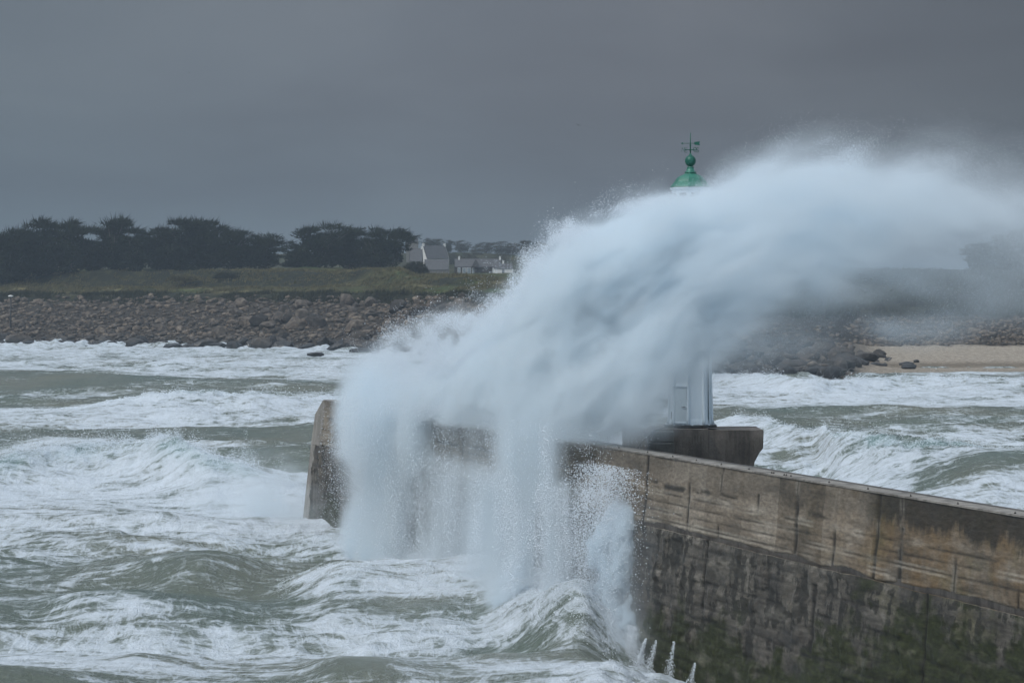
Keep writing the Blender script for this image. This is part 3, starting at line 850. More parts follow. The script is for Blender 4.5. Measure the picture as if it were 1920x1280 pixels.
# weather vane -----------------------------------------------------
zt_ = zb_ + .80
vane = BM()
vane.tube([(LX, LD, zt_ - .05), (LX, LD, lz(249))], [.045, .02], 6)
L_(vane.build('vane_rod', mgdark))
za = lz(281)
b = BM()
for a_ in (R(28), R(118)):
    b.tube([(LX - .42 * math.cos(a_), LD - .42 * math.sin(a_), za), (LX + .42 * math.cos(a_), LD + .42 * math.sin(a_), za)], .02, 6)
b.lathe([(.06, -.05), (.07, 0), (.06, .05)], 8, (LX, LD, za))
L_(b.build('compass_arms', mgdark))
GL = {'N': [[(-.09, -.13), (-.09, .13), (.09, -.13), (.09, .13)]],
      'S': [[(.08, .09), (.03, .13), (-.04, .13), (-.08, .08), (-.05, .02), (.05, -.03), (.08, -.08), (.04, -.13), (-.04, -.13), (-.08, -.09)]],
      'E': [[(.08, .13), (-.08, .13), (-.08, -.13), (.08, -.13)], [(-.08, 0), (.05, 0)]],
      'O': [[(.10 * math.cos(q * math.pi / 6), .13 * math.sin(q * math.pi / 6)) for q in range(13)]]}
for ch, a_ in (('N', R(208)), ('S', R(28)), ('E', R(118)), ('O', R(-62))):
    b = BM()
    ox, oy = LX + .52 * math.cos(a_), LD + .52 * math.sin(a_)
    tx, ty = (math.cos(R(15)), math.sin(R(15)))
    for st_ in GL[ch]:
        b.tube([(ox + q[0] * tx, oy + q[0] * ty, za + q[1]) for q in st_], .022, 5)
    L_(b.build('compass_letter', mgdark))
zv = lz(269)
b = BM()
b.tube([(LX - .50, LD, zv), (LX + .30, LD, zv)], .018, 6)
b.lathe([(.05, -.04), (.07, 0), (.05, .04)], 8, (LX, LD, zv - .12))
def plate(b, pts, th=.02):
    a1 = [b.b.verts.new((LX + x, LD - th, zv + z)) for x, z in pts]; a2 = [b.b.verts.new((LX + x, LD + th, zv + z)) for x, z in pts]
    for i in range(len(pts)): b.b.faces.new((a1[i], a1[(i + 1) % len(pts)], a2[(i + 1) % len(pts)], a2[i]))
    b.b.faces.new(a1); b.b.faces.new(a2[::-1])
plate(b, [(-.61, 0), (-.44, .07), (-.47, 0), (-.44, -.07)])
plate(b, [(.20, 0), (.28, .09), (.60, .12), (.55, 0), (.60, -.12), (.28, -.09)])
L_(b.build('vane_arrow', mgdark))

# ================================================================== LAND
def shore_D(C):
    yw = np.interp(C, [-2500, -200, 0, 300, 720, 1000, 1300, 1400, 1560, 1610, 1700, 1920, 2600, 5000],
                   [646, 646, 646, 649, 657, 676, 700, 705, 706, 697, 697, 697, 694, 690])
    return HC * F / (yw - HZ)
def terr(X, Y):
    X = np.asarray(X, np.float32); Y = np.asarray(Y, np.float32)
    C = X / Y * F + 960
    Ds = shore_D(C) + 6 * fbm(X / 22, Y / 30, octv=3)
    t_ = Y - Ds
    wr = sstep(850, 1350, C)
    zl_ = np.interp(t_, [-60, -25, 0, 18, 26, 50, 88, 97, 104, 135, 165, 188, 215, 260, 600, 800, 1000, 1300, 2500, 9000],
                       [-6, -2.5, -.9, -.1, 1.9, 7.0, 14.6, 16.4, 18.6, 21.0, 22.6, 27.0, 29.3, 30.5, 31.5, 33, 40, 54, 62, 90])
    zr_ = np.interp(t_, [-60, -25, 0, 60, 170, 190, 235, 300, 350, 500, 900, 1500, 2500, 9000],
                       [-6, -1.5, -.2, .75, 2.9, 4.2, 9.5, 21, 27.5, 29, 30, 32, 36, 60])
    sand = sstep(1560, 1680, C)
    zr2 = zr_ + (1 - sand) * np.interp(t_, [-20, 0, 30, 110, 170, 200], [0, .5, 2.2, 2.0, .8, 0])
    z = zl_ * (1 - wr) + zr2 * wr
    bush = sstep(95, 120, t_) * (1 - wr) + sstep(240, 270, t_) * wr
    vil = sstep(740, 790, C) * sstep(1250, 1100, C)
    z = z - vil * (1 - wr) * sstep(170, 200, t_) * np.interp(t_, [200, 300, 480, 700], [2.6, 4.0, 2.5, .8])
    z = z + (1 - .75 * vil * sstep(160, 190, t_)) * bush * sstep(900, 400, t_) * (1.1 * fbm(X / 9, Y / 16, octv=4) + 1.2 * fbm(X / 34, Y / 40 + 7, octv=3))
    # a raised hummock line in front of the pines
    z = z + (1 - wr) * 1.5 * np.exp(-((t_ - 192) / 9) ** 2) * (1 + fbm(X / 14, Y / 50, octv=3)) * sstep(-60, 40, C) * (1 - vil)
    rock = (1 - bush) * sstep(-5, 10, t_) * np.where(wr > .5, 1 - sand * sstep(175, 165, t_), 1)
    z = z + rock * .9 * fbm(X / 4, Y / 6, octv=4)
    return z, t_, C, wr, sand
lc = np.concatenate([np.arange(-4500, -100, 60.0), np.arange(-100, 2040, 3.2), np.arange(2040, 6500, 60.0)])
Dl = np.concatenate([np.arange(560, 1240, 1.6), np.arange(1240, 1700, 8), np.arange(1700, 3200, 40), np.geomspace(3200, 16000, 20)])
LCg, LDg = np.meshgrid(lc, Dl, indexing='ij')
LXg = (LCg - 960) / F * LDg
LZ, LT, _, LW, LS = terr(LXg, LDg)
def land_colour(X, Y, Z, T_, W_, S_):
    n1 = fbm(X / 11, Y / 22, octv=4); n2 = fbm(X / 3.2, Y / 5 + 9, octv=3); n3 = fbm(X / 40, Y / 40 + 3, octv=2)
    T2 = T_ + 5 * n1
    grass = np.array([.070, .068, .030]); straw = np.array([.20, .175, .09]); green = np.array([.040, .075, .016])
    dark = np.array([.022, .024, .015]); rockc = np.array([.050, .042, .034]); soil = np.array([.055, .045, .034]); sandc = np.array([.36, .31, .25]); wets = np.array([.20, .165, .125])
    def mx(a, b, w): return a * (1 - w[..., None]) + b * w[..., None]
    g_ = mx(np.broadcast_to(grass, X.shape + (3,)), straw, sstep(.05, .45, n1))
    g_ = mx(g_, green, sstep(.0, .35, fbm(X / 18, Y / 30 + 20, octv=3)) * .8)
    g_ = mx(g_, dark, sstep(.0, .4, n2) * .55)
    scrub = mx(np.broadcast_to(dark, X.shape + (3,)), grass, sstep(.0, .6, n2) * .5)
    Lc = mx(np.broadcast_to(rockc, X.shape + (3,)), soil, sstep(80, 92, T2))
    Lc = mx(Lc, scrub, sstep(90, 100, T2) * sstep(125, 108, T2 + 8 * n3) + 0 * X)
    Lc = mx(Lc, g_, sstep(104, 122, T2 + 10 * n3))
    Lc = mx(Lc, scrub, sstep(152, 162, T2) * np.clip(sstep(.15, -.2, n3) + sstep(380, 250, X / Y * F + 960), 0, 1))
    Lc = mx(Lc, g_, sstep(200, 230, T2))
    Lc = mx(Lc, scrub, sstep(500, 700, T2) * .6)
    Rc = mx(np.broadcast_to(rockc * .7, X.shape + (3,)), sandc, S_ * sstep(178, 168, T2) + (1 - S_) * sstep(60, 100, T_) * sstep(175, 150, T_) * sstep(.05, .2, n1))
    Rc = mx(Rc, wets, S_ * sstep(75, 45, T2) * sstep(20, 38, T2))
    Rc = mx(Rc, sandc * .85, S_ * sstep(24, 16, T2))
    Rc = mx(Rc, scrub, sstep(238, 262, T2))
    return Lc * (1 - W_[..., None]) + Rc * W_[..., None]
LCOL = land_colour(LXg, LDg, LZ, LT, LW, LS)
land_me = np_mesh('terrain', np.stack([LXg.ravel(), LDg.ravel(), LZ.ravel()], -1), faces=grid_faces(*LXg.shape))
attr(land_me, 'tone', np.concatenate([LCOL.reshape(-1, 3), np.ones((LXg.size, 1))], -1))
mland, t, o = mat_new('coastal_ground'); p = principled(t, o)
ta = fattr(t, 'tone').outputs['Color']
pos = t.nodes.new('ShaderNodeNewGeometry').outputs['Position']
nf = noise_node(t, mapping(t, pos, scale=(.9, .5, .9)), 1.0, 6, .7)
t.links.new(mixc(t, 1.0, ta, ramp(t, nf, [(.3, (.45,) * 3), (.7, (1.55,) * 3)]).outputs[0], 'MULTIPLY'), p.inputs['Base Color'])
p.inputs['Roughness'].default_value = .95; p.inputs['Specular IOR Level'].default_value = .15
bump(t, nf, 1.0, .8, p)
terrain = link_mesh('terrain', land_me, mland, smooth=True)
tag(terrain, 'low green headland with rocky foreshore and a strip of sand', 'land', kind='structure')

# rocks --------------------------------------------------------------
def rock_mesh(seed, sub=2):
    b = bmesh.new()
    bmesh.ops.create_icosphere(b, subdivisions=sub, radius=1.0)
    rg = random.Random(seed)
    planes = [(Vector((rg.gauss(0, 1), rg.gauss(0, 1), rg.gauss(0, .8))).normalized(), rg.uniform(.50, .85)) for _ in range(9)]
    for v in b.verts:
        d = v.co.normalized(); r_ = 1.0
        for n_, h_ in planes:
            q = d.dot(n_)
            if q > .05: r_ = min(r_, h_ / q)
        v.co = d * r_ * (1 + rg.uniform(-.03, .03))
    me = bpy.data.meshes.new('boulder'); b.to_mesh(me); b.free()
    return me
def rock_mat(name, k):
    m, t, o = mat_new(name); p = principled(t, o)
    pos = t.nodes.new('ShaderNodeNewGeometry').outputs['Position']
    oi = t.nodes.new('ShaderNodeObjectInfo').outputs['Random']
    n_ = noise_node(t, pos, .5, 7, .65); n2_ = noise_node(t, pos, .12, 2, .5)
    c = ramp(t, n_, [(.3, tuple(np.array((.028, .024, .020)) * k)), (.5, tuple(np.array((.095, .076, .059)) * k)), (.70, tuple(np.array((.24, .205, .17)) * k))]).outputs[0]
    c = mixc(t, 1.0, c, ramp(t, mathn(t, 'ADD', mathn(t, 'ADD', mathn(t, 'MULTIPLY', oi, .5), mathn(t, 'MULTIPLY', fattr(t, 'rnd').outputs['Fac'], .6)), mathn(t, 'MULTIPLY', n2_, .4)), [(.12, (.34, .35, .38)), (.42, (.9, .9, .9)), (.85, (1.9, 1.8, 1.65))]).outputs[0], 'MULTIPLY')
    # wet and dark close to the water
    sp_ = t.nodes.new('ShaderNodeSeparateXYZ'); t.links.new(pos, sp_.inputs[0])
    wet = ramp(t, mathn(t, 'DIVIDE', sp_.outputs[2], 10.0), [(0.10, (.38, .42, .46)), (.42, (1, 1, 1))]).outputs[0]
    c = mixc(t, 1.0, c, wet, 'MULTIPLY')
    t.links.new(c, p.inputs['Base Color'])
    t.links.new(ramp(t, mathn(t, 'DIVIDE', sp_.outputs[2], 10.0), [(0.10, (.3,) * 3), (.4, (.85,) * 3)]).outputs[0], p.inputs['Roughness'])
    bump(t, n_, .7, .25, p)
    return m
mrock = rock_mat('granite', .66); mrockd = rock_mat('dark_granite', .45)
ROCKS = [rock_mesh(100 + i) for i in range(12)]
for r_ in ROCKS: r_.materials.append(mrock)
ROCKD = [rock_mesh(200 + i) for i in range(6)]
for r_ in ROCKD: r_.materials.append(mrockd)
rg = np.random.default_rng(33)
def place_rock(me, x, y, size, lab, group, z=None, sq=(1, 1, 1), rot=None, name='boulder'):
    o_ = bpy.data.objects.new(name, me); COL.objects.link(o_)
    zz = float(terr(np.array([x]), np.array([y]))[0][0]) if z is None else z
    o_.location = (x, y, zz + size * .34 * sq[2]); o_.scale = (size * sq[0], size * sq[1], size * sq[2])
    o_.rotation_euler = rot if rot else (rg.normal(0, .3), rg.normal(0, .25), rg.random() * 6.28)
    tag(o_, lab, 'boulder', group)
    return o_
GL_ = 'boulders along the shore below the trees'
UNDER = [(-10, 'cypress at the left border'), (14, 'flat topped leftmost cypress'), (72, 'second cypress from left'), (132, 'spiky topped cypress'), (172, 'low cypress in the gap'), (212, 'tallest forked cypress'), (250, 'small leaning cypress'),
         (298, 'rounded cypress'), (338, 'left twin peaked crown'), (385, 'right twin peaked crown'), (432, 'broad sloping cypress'), (488, 'last low cypress'), (526, 'open gap in the trees'), (556, 'loose bare limbed cypress'),
         (598, 'wide domed cypress'), (655, 'middle cypress right of the gap'), (712, 'rightmost cypress'), (770, 'dark rounded bush'), (815, 'white gabled house'), (880, 'low glazed house')]
def tree_above(c_): return min(UNDER, key=lambda q_: abs(q_[0] - c_))[1]
def size_word(s_): return 'huge' if s_ > 4 else 'large' if s_ > 2.6 else 'middling' if s_ > 1.6 else 'small'
def shape_word(q_):
    r_ = q_[0] / q_[2]
    return 'long flat' if r_ > 2.3 else 'low slabby' if r_ > 1.8 else 'wedge shaped' if r_ > 1.4 else 'blocky upright'
n_ = 0
for k in range(760):
    c_ = rg.uniform(-20, 905); d_ = float(shore_D(c_)) ; u_ = rg.random()
    tt = -6 + 98 * u_ ** 1.25
    if tt > 55 and c_ < 420 and rg.random() < .8: continue
    x, y = (c_ - 960) / F * (d_ + tt), d_ + tt
    size = rg.gamma(1.8, .62) * (1.6 if tt < 22 else 1.0) * (1.45 if c_ > 420 else .8) + .5
    if size < .9 or n_ >= 230: continue
    low_ = tt < 20
    sq_ = (rg.uniform(1.0, 1.7), rg.uniform(.8, 1.2), rg.uniform(.55, 1.0))
    if c_ > 420: size *= 1.2
    size = min(size, 3.6 if tt > 22 else 4.0)
    zone = 'in the surf' if tt < 6 else 'at the waterline' if tt < 20 else 'low on the bank' if tt < 40 else 'halfway up the bank' if tt < 62 else 'high on the bank' if tt < 80 else 'at the grass edge'
    lab = '%s %s boulder %s below the %s' % (size_word(size), shape_word(sq_), zone, tree_above(c_))
    place_rock(ROCKD[rg.integers(6)] if low_ else ROCKS[rg.integers(12)], x, y, size, lab, GL_, sq=sq_)
    n_ += 1
# the few that stand out by themselves
def px_rock(c_, yb, size, lab, sq, me, rot=(0, 0, .3), z=None):
    D_ = HC * F / (yb - HZ)
    return place_rock(me, (c_ - 960) / F * D_, D_, size, lab, None, z=z if z is not None else .2, sq=sq, rot=rot)
px_rock(236, 645, 4.6, 'largest square dark boulder standing in the foam below the pines', (1.3, 1, .75), ROCKD[0], (0, .12, .4))
px_rock(26, 645, 3.2, 'dark pointed boulder at the far left waterline', (1.2, 1, .7), ROCKD[1])
px_rock(592, 668, 1.8, 'small flat dark rock alone in the foam off the shore', (1.7, 1, .42), ROCKD[2], (0, 0, .2), .3)
px_rock(686, 661, 2.6, 'low dark rock off the point left of the plume', (2.2, 1, .45), ROCKD[3], (0, 0, 0), .2)
px_rock(425, 640, 1.9, 'flat topped dark rock splashed by surf', (1.5, 1, .55), ROCKD[4], (0, 0, .1), .6)
px_rock(700, 578, 3.4, 'pale flat ledge rock at the top of the boulder slope', (1.8, 1, .5), ROCKS[4], (0, .05, .1), 13.5)
px_rock(436, 574, 2.4, 'pale boulder at the grass edge above the cobble bank', (1.3, 1, .6), ROCKS[5], (0, 0, .2), 15.0)
GR = 'dark rocks on the right hand shore beside the sand'
n_ = 0
for k in range(600):
    c_ = 1300 + 560 * rg.random() ** 1.35; tt = rg.uniform(-10, 150)
    lim = 150 - (c_ - 1560) * .55 if c_ > 1560 else 150
    if tt > lim or (c_ > 1600 and tt < 8 + 20 * rg.random()) or n_ >= 130: continue
    if c_ > 1660 and rg.random() < .6: continue
    D_ = float(shore_D(c_)) + tt
    size = rg.gamma(3.0, .50) * (1.4 if c_ < 1600 else .7) + .4
    sq_ = (rg.uniform(1.1, 1.9), rg.uniform(.9, 1.3), rg.uniform(.55, 1.05)); size = min(size, 2.5)
    zone = 'at the surf edge' if tt < 15 else 'in the front rows' if tt < 45 else 'in the middle rows' if tt < 85 else 'in the back rows'
    wh = 'hidden behind the plume' if c_ < 1335 else 'just right of the lighthouse' if c_ < 1400 else 'under the veiled hillside' if c_ < 1470 else 'in the heart of the reef' if c_ < 1540 else 'where the sand begins' if c_ < 1600 else 'beside the sand' if c_ < 1680 else 'out on the sand'
    lab = '%s %s dark rock %s %s' % (size_word(size), shape_word(sq_), zone, wh)
    place_rock(ROCKD[rg.integers(6)], (c_ - 960) / F * D_, D_, size, lab, GR, sq=sq_)
    n_ += 1
for c_, yb, s_, lab in ((1500, 702, 3.0, 'big rounded dark rock right of the lighthouse at the surf edge'), (1560, 706, 2.7, 'outermost black rock ending the reef beside the sand'),
                        (1445, 700, 2.6, 'dark hump of rock just right of the lighthouse'), (1645, 690, 1.7, 'flat dark rock lying on the sand near the reef'), (1700, 688, 1.5, 'outlying flat rock on the wet sand')):
    D_ = HC * F / (yb - HZ)
    place_rock(ROCKD[(c_ // 7) % 6], (c_ - 960) / F * D_, D_, s_, lab, None, z=.2, sq=(1.6, 1, .62), rot=(0, 0, .2))
# uncountable cobbles
def merged_rocks(name, pts, sizes, base, mat, lab, cat):
    V = []; Tn = []; off = 0; rn = []
    tmpl = []
    for me in base:
        b_ = bmesh.new(); bmesh.ops.create_icosphere(b_, subdivisions=1, radius=1.0)
        rr_ = random.Random(len(tmpl) + 5)
        for v in b_.verts: v.co *= rr_.uniform(.6, 1.1)
        b_.verts.ensure_lookup_table()
        tmpl.append((np.array([v.co[:] for v in b_.verts], np.float32), np.array([[q.index for q in f.verts] for f in b_.faces], np.int32))); b_.free()
    for (x, y, z), s_ in zip(pts, sizes):
        tv, tf = tmpl[rg.integers(len(tmpl))]
        a_ = rg.random() * 6.28; ca, sa = math.cos(a_), math.sin(a_)
        q = tv * np.array([s_ * 1.3, s_, s_ * .7])
        q = np.stack([q[:, 0] * ca - q[:, 1] * sa + x, q[:, 0] * sa + q[:, 1] * ca + y, q[:, 2] + z + s_ * .2], -1)
        V.append(q); Tn.append(tf + off); off += len(tv); rn.append(np.full(len(tv), rg.random()))
    me = np_mesh(name, np.concatenate(V), tris=np.concatenate(Tn))
    attr(me, 'rnd', np.concatenate(rn))
    o_ = link_mesh(name, me, mat); tag(o_, lab, cat, kind='stuff'); return o_
K = 5200
c_ = rg.uniform(-120, 960, K); tt = rg.uniform(-2, 100, K); D_ = shore_D(c_) + tt; x = (c_ - 960) / F * D_
z_ = terr(x, D_)[0]
merged_rocks('cobble_bank', np.stack([x, D_, z_], -1), rg.gamma(3, .22, K) + .22, ROCKS[:5], mrock, 'brown bank of cobbles and broken stones below the grass edge', 'stones')
K = 2600
c_ = rg.uniform(1300, 2100, K); tt = np.where(c_ < 1600, rg.uniform(0, 235, K), rg.uniform(172, 240, K)); D_ = shore_D(c_) + tt; x = (c_ - 960) / F * D_
merged_rocks('shingle_bank', np.stack([x, D_, terr(x, D_)[0]], -1), rg.gamma(3, .17, K) + .2, ROCKS[:5], mrock, 'grey brown shingle and stones above the sand', 'stones')

# leafy things ---------------------------------------------------------
def leaf_mat(name, c1, c2, sc=.35):
    m, t, o = mat_new(name); p = principled(t, o)
    pos = t.nodes.new('ShaderNodeNewGeometry').outputs['Position']
    n_ = noise_node(t, pos, sc, 4, .6)
    t.links.new(ramp(t, n_, [(.32, c1), (.68, c2)]).outputs[0], p.inputs['Base Color'])
    p.inputs['Roughness'].default_value = .85; p.inputs['Specular IOR Level'].default_value = .15
    return m
mcyp = leaf_mat('cypress_foliage', (.008, .013, .009), (.026, .034, .018))
mbark = simple_mat('grey_bark', (.05, .043, .037), (.12, .105, .09), 1.5, .9)
mfar = leaf_mat('bare_branches', (.035, .038, .028), (.075, .072, .055))
def blades(P, Dr, ln, wd, rg):
    """one tapering triangle per point P pointing along Dr."""
    n = len(P)
    Dr = Dr / np.linalg.norm(Dr, axis=1, keepdims=True)
    a_ = np.cross(Dr, rg.normal(size=(n, 3))); a_ /= np.linalg.norm(a_, axis=1, keepdims=True) + 1e-6
    b0 = P - a_ * wd[:, None]; b1 = P + a_ * wd[:, None]; tip = P + Dr * ln[:, None]
    V = np.stack([b0, b1, tip], 1).reshape(-1, 3)
    return V, np.arange(n * 3).reshape(-1, 3)
def cypress(c_, ytop, wpx, D_, lab, lean=.25, seed=0, group='wind bent cypress trees on the headland', dens=1.0, cat='tree', low=.18, name='cypress_tree'):
    rg_ = np.random.default_rng(1000 + seed)
    x0 = (c_ - 960) / F * D_
    zg = float(terr(np.array([x0]), np.array([D_]))[0][0])
    H = HC - (ytop - HZ) / F * D_ - zg
    Wd = wpx / F * D_ / 2
    root = empty(name, (x0, D_, zg - .3)); tag(root, lab, cat, group)
    tr = BM()
    lean_ = lean * H * .3
    nb = 7
    tr.tube([(0, 0, 0), (lean_ * .2, 0, H * .25), (lean_ * .6, 0, H * .5), (lean_, 0, H * .75)], [H * .032, H * .024, H * .016, H * .008], 7)
    for k in range(nb):
        a_ = rg_.random() * 6.28; h0 = H * rg_.uniform(.12, .45); r_ = Wd * rg_.uniform(.5, .95)
        e = (math.cos(a_) * r_ + lean_, math.sin(a_) * r_ * .8, min(H * .92, h0 + H * rg_.uniform(.25, .5)))
        m_ = (e[0] * .45, e[1] * .45, h0 + (e[2] - h0) * .35)
        tr.tube([(lean_ * .2, 0, h0), m_, e], [H * .014, H * .010, H * .003], 5)
    tro = tr.build('trunk', mbark, root)
    # foliage pads: flat clumps carried on the limbs
    npad = int(46 * dens)
    th = rg_.random(npad) * 6.28; rr_ = np.sqrt(rg_.random(npad))
    hh_ = low + (1 - low) * rg_.random(npad) ** .8
    env = np.interp(hh_, [0, .3, .6, .85, 1], [.6, .85, 1, .92, .62])
    px_ = np.cos(th) * rr_ * Wd * env + lean_ * hh_; py_ = np.sin(th) * rr_ * Wd * .9 * env
    topn = 1 - .12 * rr_ ** 2 - .10 * rg_.random(npad)
    pz_ = H * np.minimum(hh_ * topn, .955)
    ps = Wd * rg_.uniform(.16, .34, npad)
    per = int(150 * dens)
    idx = np.repeat(np.arange(npad), per); m = len(idx)
    q = rg_.normal(size=(m, 3)); q /= np.linalg.norm(q, axis=1, keepdims=True); q *= (rg_.random(m) ** .45)[:, None]
    P = np.stack([px_[idx] + q[:, 0] * ps[idx] * 1.25, py_[idx] + q[:, 1] * ps[idx], pz_[idx] + q[:, 2] * ps[idx] * .28], -1)
    Dr = q * np.array([1, 1, .5]) + np.array([.25 * np.sign(lean), 0, .30]) + rg_.normal(size=(m, 3)) * .25
    hs = H / 22
    V1, T1 = blades(P, Dr, rg_.uniform(.8, 2.2, m) * hs, rg_.uniform(.12, .32, m) * hs, rg_)
    # ragged upward sprigs on the crown's top
    k = rg_.integers(0, npad, int(1600 * dens)); k = k[pz_[k] > H * .62] if (pz_[k] > H * .62).any() else k
    q2 = rg_.normal(size=(len(k), 3))
    P2 = np.stack([px_[k] + q2[:, 0] * ps[k] * .6, py_[k] + q2[:, 1] * ps[k] * .6, pz_[k] + ps[k] * .22], -1)
    V2, T2 = blades(P2, q2 * .55 + np.array([.45 * np.sign(lean), 0, .75]), rg_.uniform(1.2, 4.0, len(k)) * hs, rg_.uniform(.12, .26, len(k)) * hs, rg_)
    # inner mass
    m3 = int(1800 * dens); q3 = rg_.normal(size=(m3, 3)); q3 /= np.linalg.norm(q3, axis=1, keepdims=True); q3 *= (rg_.random(m3) ** .4)[:, None]
    P3 = np.stack([q3[:, 0] * Wd * .74 + lean_ * .5, q3[:, 1] * Wd * .7, H * .36 + q3[:, 2] * H * .38], -1)
    V3, T3 = blades(P3, rg_.normal(size=(m3, 3)) + np.array([0, 0, .3]), rg_.uniform(1.0, 2.0, m3) * hs, rg_.uniform(.4, .8, m3) * hs, rg_)
    V = np.concatenate([V1, V2, V3]); T = np.concatenate([T1, T2 + len(V1), T3 + len(V1) + len(V2)])
    me = np_mesh('crown', V, tris=T)
    link_mesh('crown', me, mcyp if name == 'cypress_tree' else mfar, root)
    return root
CY = [(-75, 418, 130, 1190, 'cypress cut by the left border of the view'),
      (14, 425, 105, 1170, 'flat topped cypress at the far left end of the row'),
      (72, 410, 96, 1180, 'tall dark cypress second from the left border'),
      (132, 407, 92, 1175, 'cypress with a spiky top just left of the sky gap'),
      (172, 448, 64, 1200, 'low cypress filling the gap before the tallest one'),
      (212, 401, 76, 1180, 'tallest narrow cypress with a forked ragged top'),
      (250, 424, 62, 1172, 'small open cypress leaning on the tallest one'),
      (298, 420, 84, 1195, 'rounded cypress left of the twin peaked crowns'),
      (338, 404, 84, 1178, 'cypress with the left of the twin peaked crowns'),
      (385, 406, 92, 1182, 'cypress with the right of the twin peaked crowns'),
      (432, 427, 92, 1176, 'broad sloping cypress right of the twin peaked crowns'),
      (488, 437, 84, 1180, 'last low rounded cypress before the open gap'),
      (556, 446, 72, 1190, 'loose low cypress with bare limbs right of the gap'),
      (598, 413, 116, 1172, 'wide domed cypress left of the rightmost crown'),
      (655, 428, 96, 1185, 'middle cypress of the right hand clump'),
      (712, 424, 112, 1170, 'rightmost cypress leaning towards the white houses')]
for i, a_ in enumerate(CY):
    cypress(a_[0], a_[1], a_[2] * (1.04 if i % 3 else .96), a_[3], a_[4], lean=(.25 if i < 13 else .45), seed=i, dens=1.0 if a_[2] > 80 else .8, low=.06)
# dark tree on the right and its lower neighbour
cypress(1898, 426, 96, 985, 'tall dark tree half veiled by spray at the right border', lean=.1, seed=40, group='trees on the right hand headland', low=.05)
cypress(1838, 452, 70, 1010, 'lower hazy tree left of the tall one at the right border', lean=.1, seed=41, group='trees on the right hand headland', low=.05)
cypress(1990, 420, 140, 990, 'dark tree standing outside the right border', lean=.1, seed=42, group='trees on the right hand headland', low=.05)
# far trees behind the village
FT = [(803, 447, 24, 'small round tree above the white gabled house'), (820, 445, 26, 'tree right beside the small round one above the gabled house'), (840, 450, 20, 'thin bare tree above the gap between the houses'),
      (866, 449, 34, 'pale bushy tree above the low dark house'), (893, 460, 32, 'darker tree above the ridge of the low house'), (912, 453, 36, 'round hazy tree behind the low house'),
      (940, 452, 40, 'broad hazy tree left of the plume edge'), (962, 455, 34, 'hazy tree touching the edge of the plume'), (985, 450, 34, 'last hazy tree fading into the plume'), (1010, 452, 36, 'tree hidden in the edge of the plume'),
      (880, 470, 44, 'low dark scrub tree over the low house roof'), (940, 474, 50, 'dark low tree behind the white chimney'), (846, 472, 40, 'dark bush like tree right of the gabled roof')]
for i, (c_, yt, w_, lb) in enumerate(FT):
    cypress(c_, yt, w_ * 1.1, 2150 if yt < 465 else 1850, lb, lean=.02, seed=60 + i, group='trees behind the village', dens=.55, low=.2, name='coastal_tree')
# bush beside the last cypress and round shrubs on the grass
def shrub(c_, yb, wpx, hpx, D_, lab, mat, seed, group=None, name='shrub'):
    rg_ = np.random.default_rng(seed); x0 = (c_ - 960) / F * D_; zb = HC - (yb - HZ) / F * D_
    W_ = wpx / F * D_ / 2; H_ = hpx / F * D_; m = 2600
    q = rg_.normal(size=(m, 3)); q /= np.linalg.norm(q, axis=1, keepdims=True); q *= (rg_.random(m) ** .35)[:, None]
    P = np.stack([q[:, 0] * W_, q[:, 1] * W_, np.abs(q[:, 2]) * H_ * .9], -1)
    P *= (1 + .18 * fbm(q[:, 0] * 2 + seed, q[:, 1] * 2, q[:, 2] * 2, octv=2))[:, None]
    V, T = blades(P, q + np.array([.1, 0, .6]) + rg_.normal(size=(m, 3)) * .3, rg_.uniform(.5, 1.2, m) * H_ / 6 + .25, rg_.uniform(.12, .25, m), rg_)
    root = empty(name, (x0, D_, zb)); tag(root, lab, 'shrub', group)
    link_mesh('foliage', np_mesh('foliage', V, tris=T), mat, root)
    s_ = BM(); s_.tube([(0, 0, -.6), (0, 0, H_ * .5)], [.25, .08], 6); s_.build('stem', mbark, root)
mgrs = leaf_mat('dry_grass', (.045, .047, .020), (.19, .165, .085), .5)
mgdk = leaf_mat('dark_scrub', (.016, .020, .012), (.045, .045, .024), .5)
SHR = [(778, 514, 52, 26, 1150, 'dark rounded bush between the last cypress and the houses', mgdk), (765, 526, 42, 16, 1120, 'straw coloured rounded tussock below the dark bush', mgrs),
       (530, 524, 60, 17, 1118, 'pale grassy mound under the gap in the trees', mgrs), (500, 524, 60, 14, 1122, 'low grassy mound left of the pale one', mgrs),
       (345, 527, 70, 14, 1122, 'long straw topped tussock under the twin peaked crowns', mgrs), (800, 524, 40, 12, 1120, 'low dark bush below the white gabled house', mgdk), (860, 526, 40, 10, 1118, 'flat dark bush below the glazed house', mgdk),
       (430, 522, 60, 12, 1124, 'low brown scrub below the sloping cypress', mgdk), (690, 520, 70, 12, 1124, 'dull green hummock below the rightmost cypress', mgrs), (615, 524, 60, 12, 1122, 'straw and green hummock below the wide domed cypress', mgrs)]
for i, s_ in enumerate(SHR): shrub(s_[0], s_[1], s_[2], s_[3], s_[4], s_[5], s_[6], 300 + i)
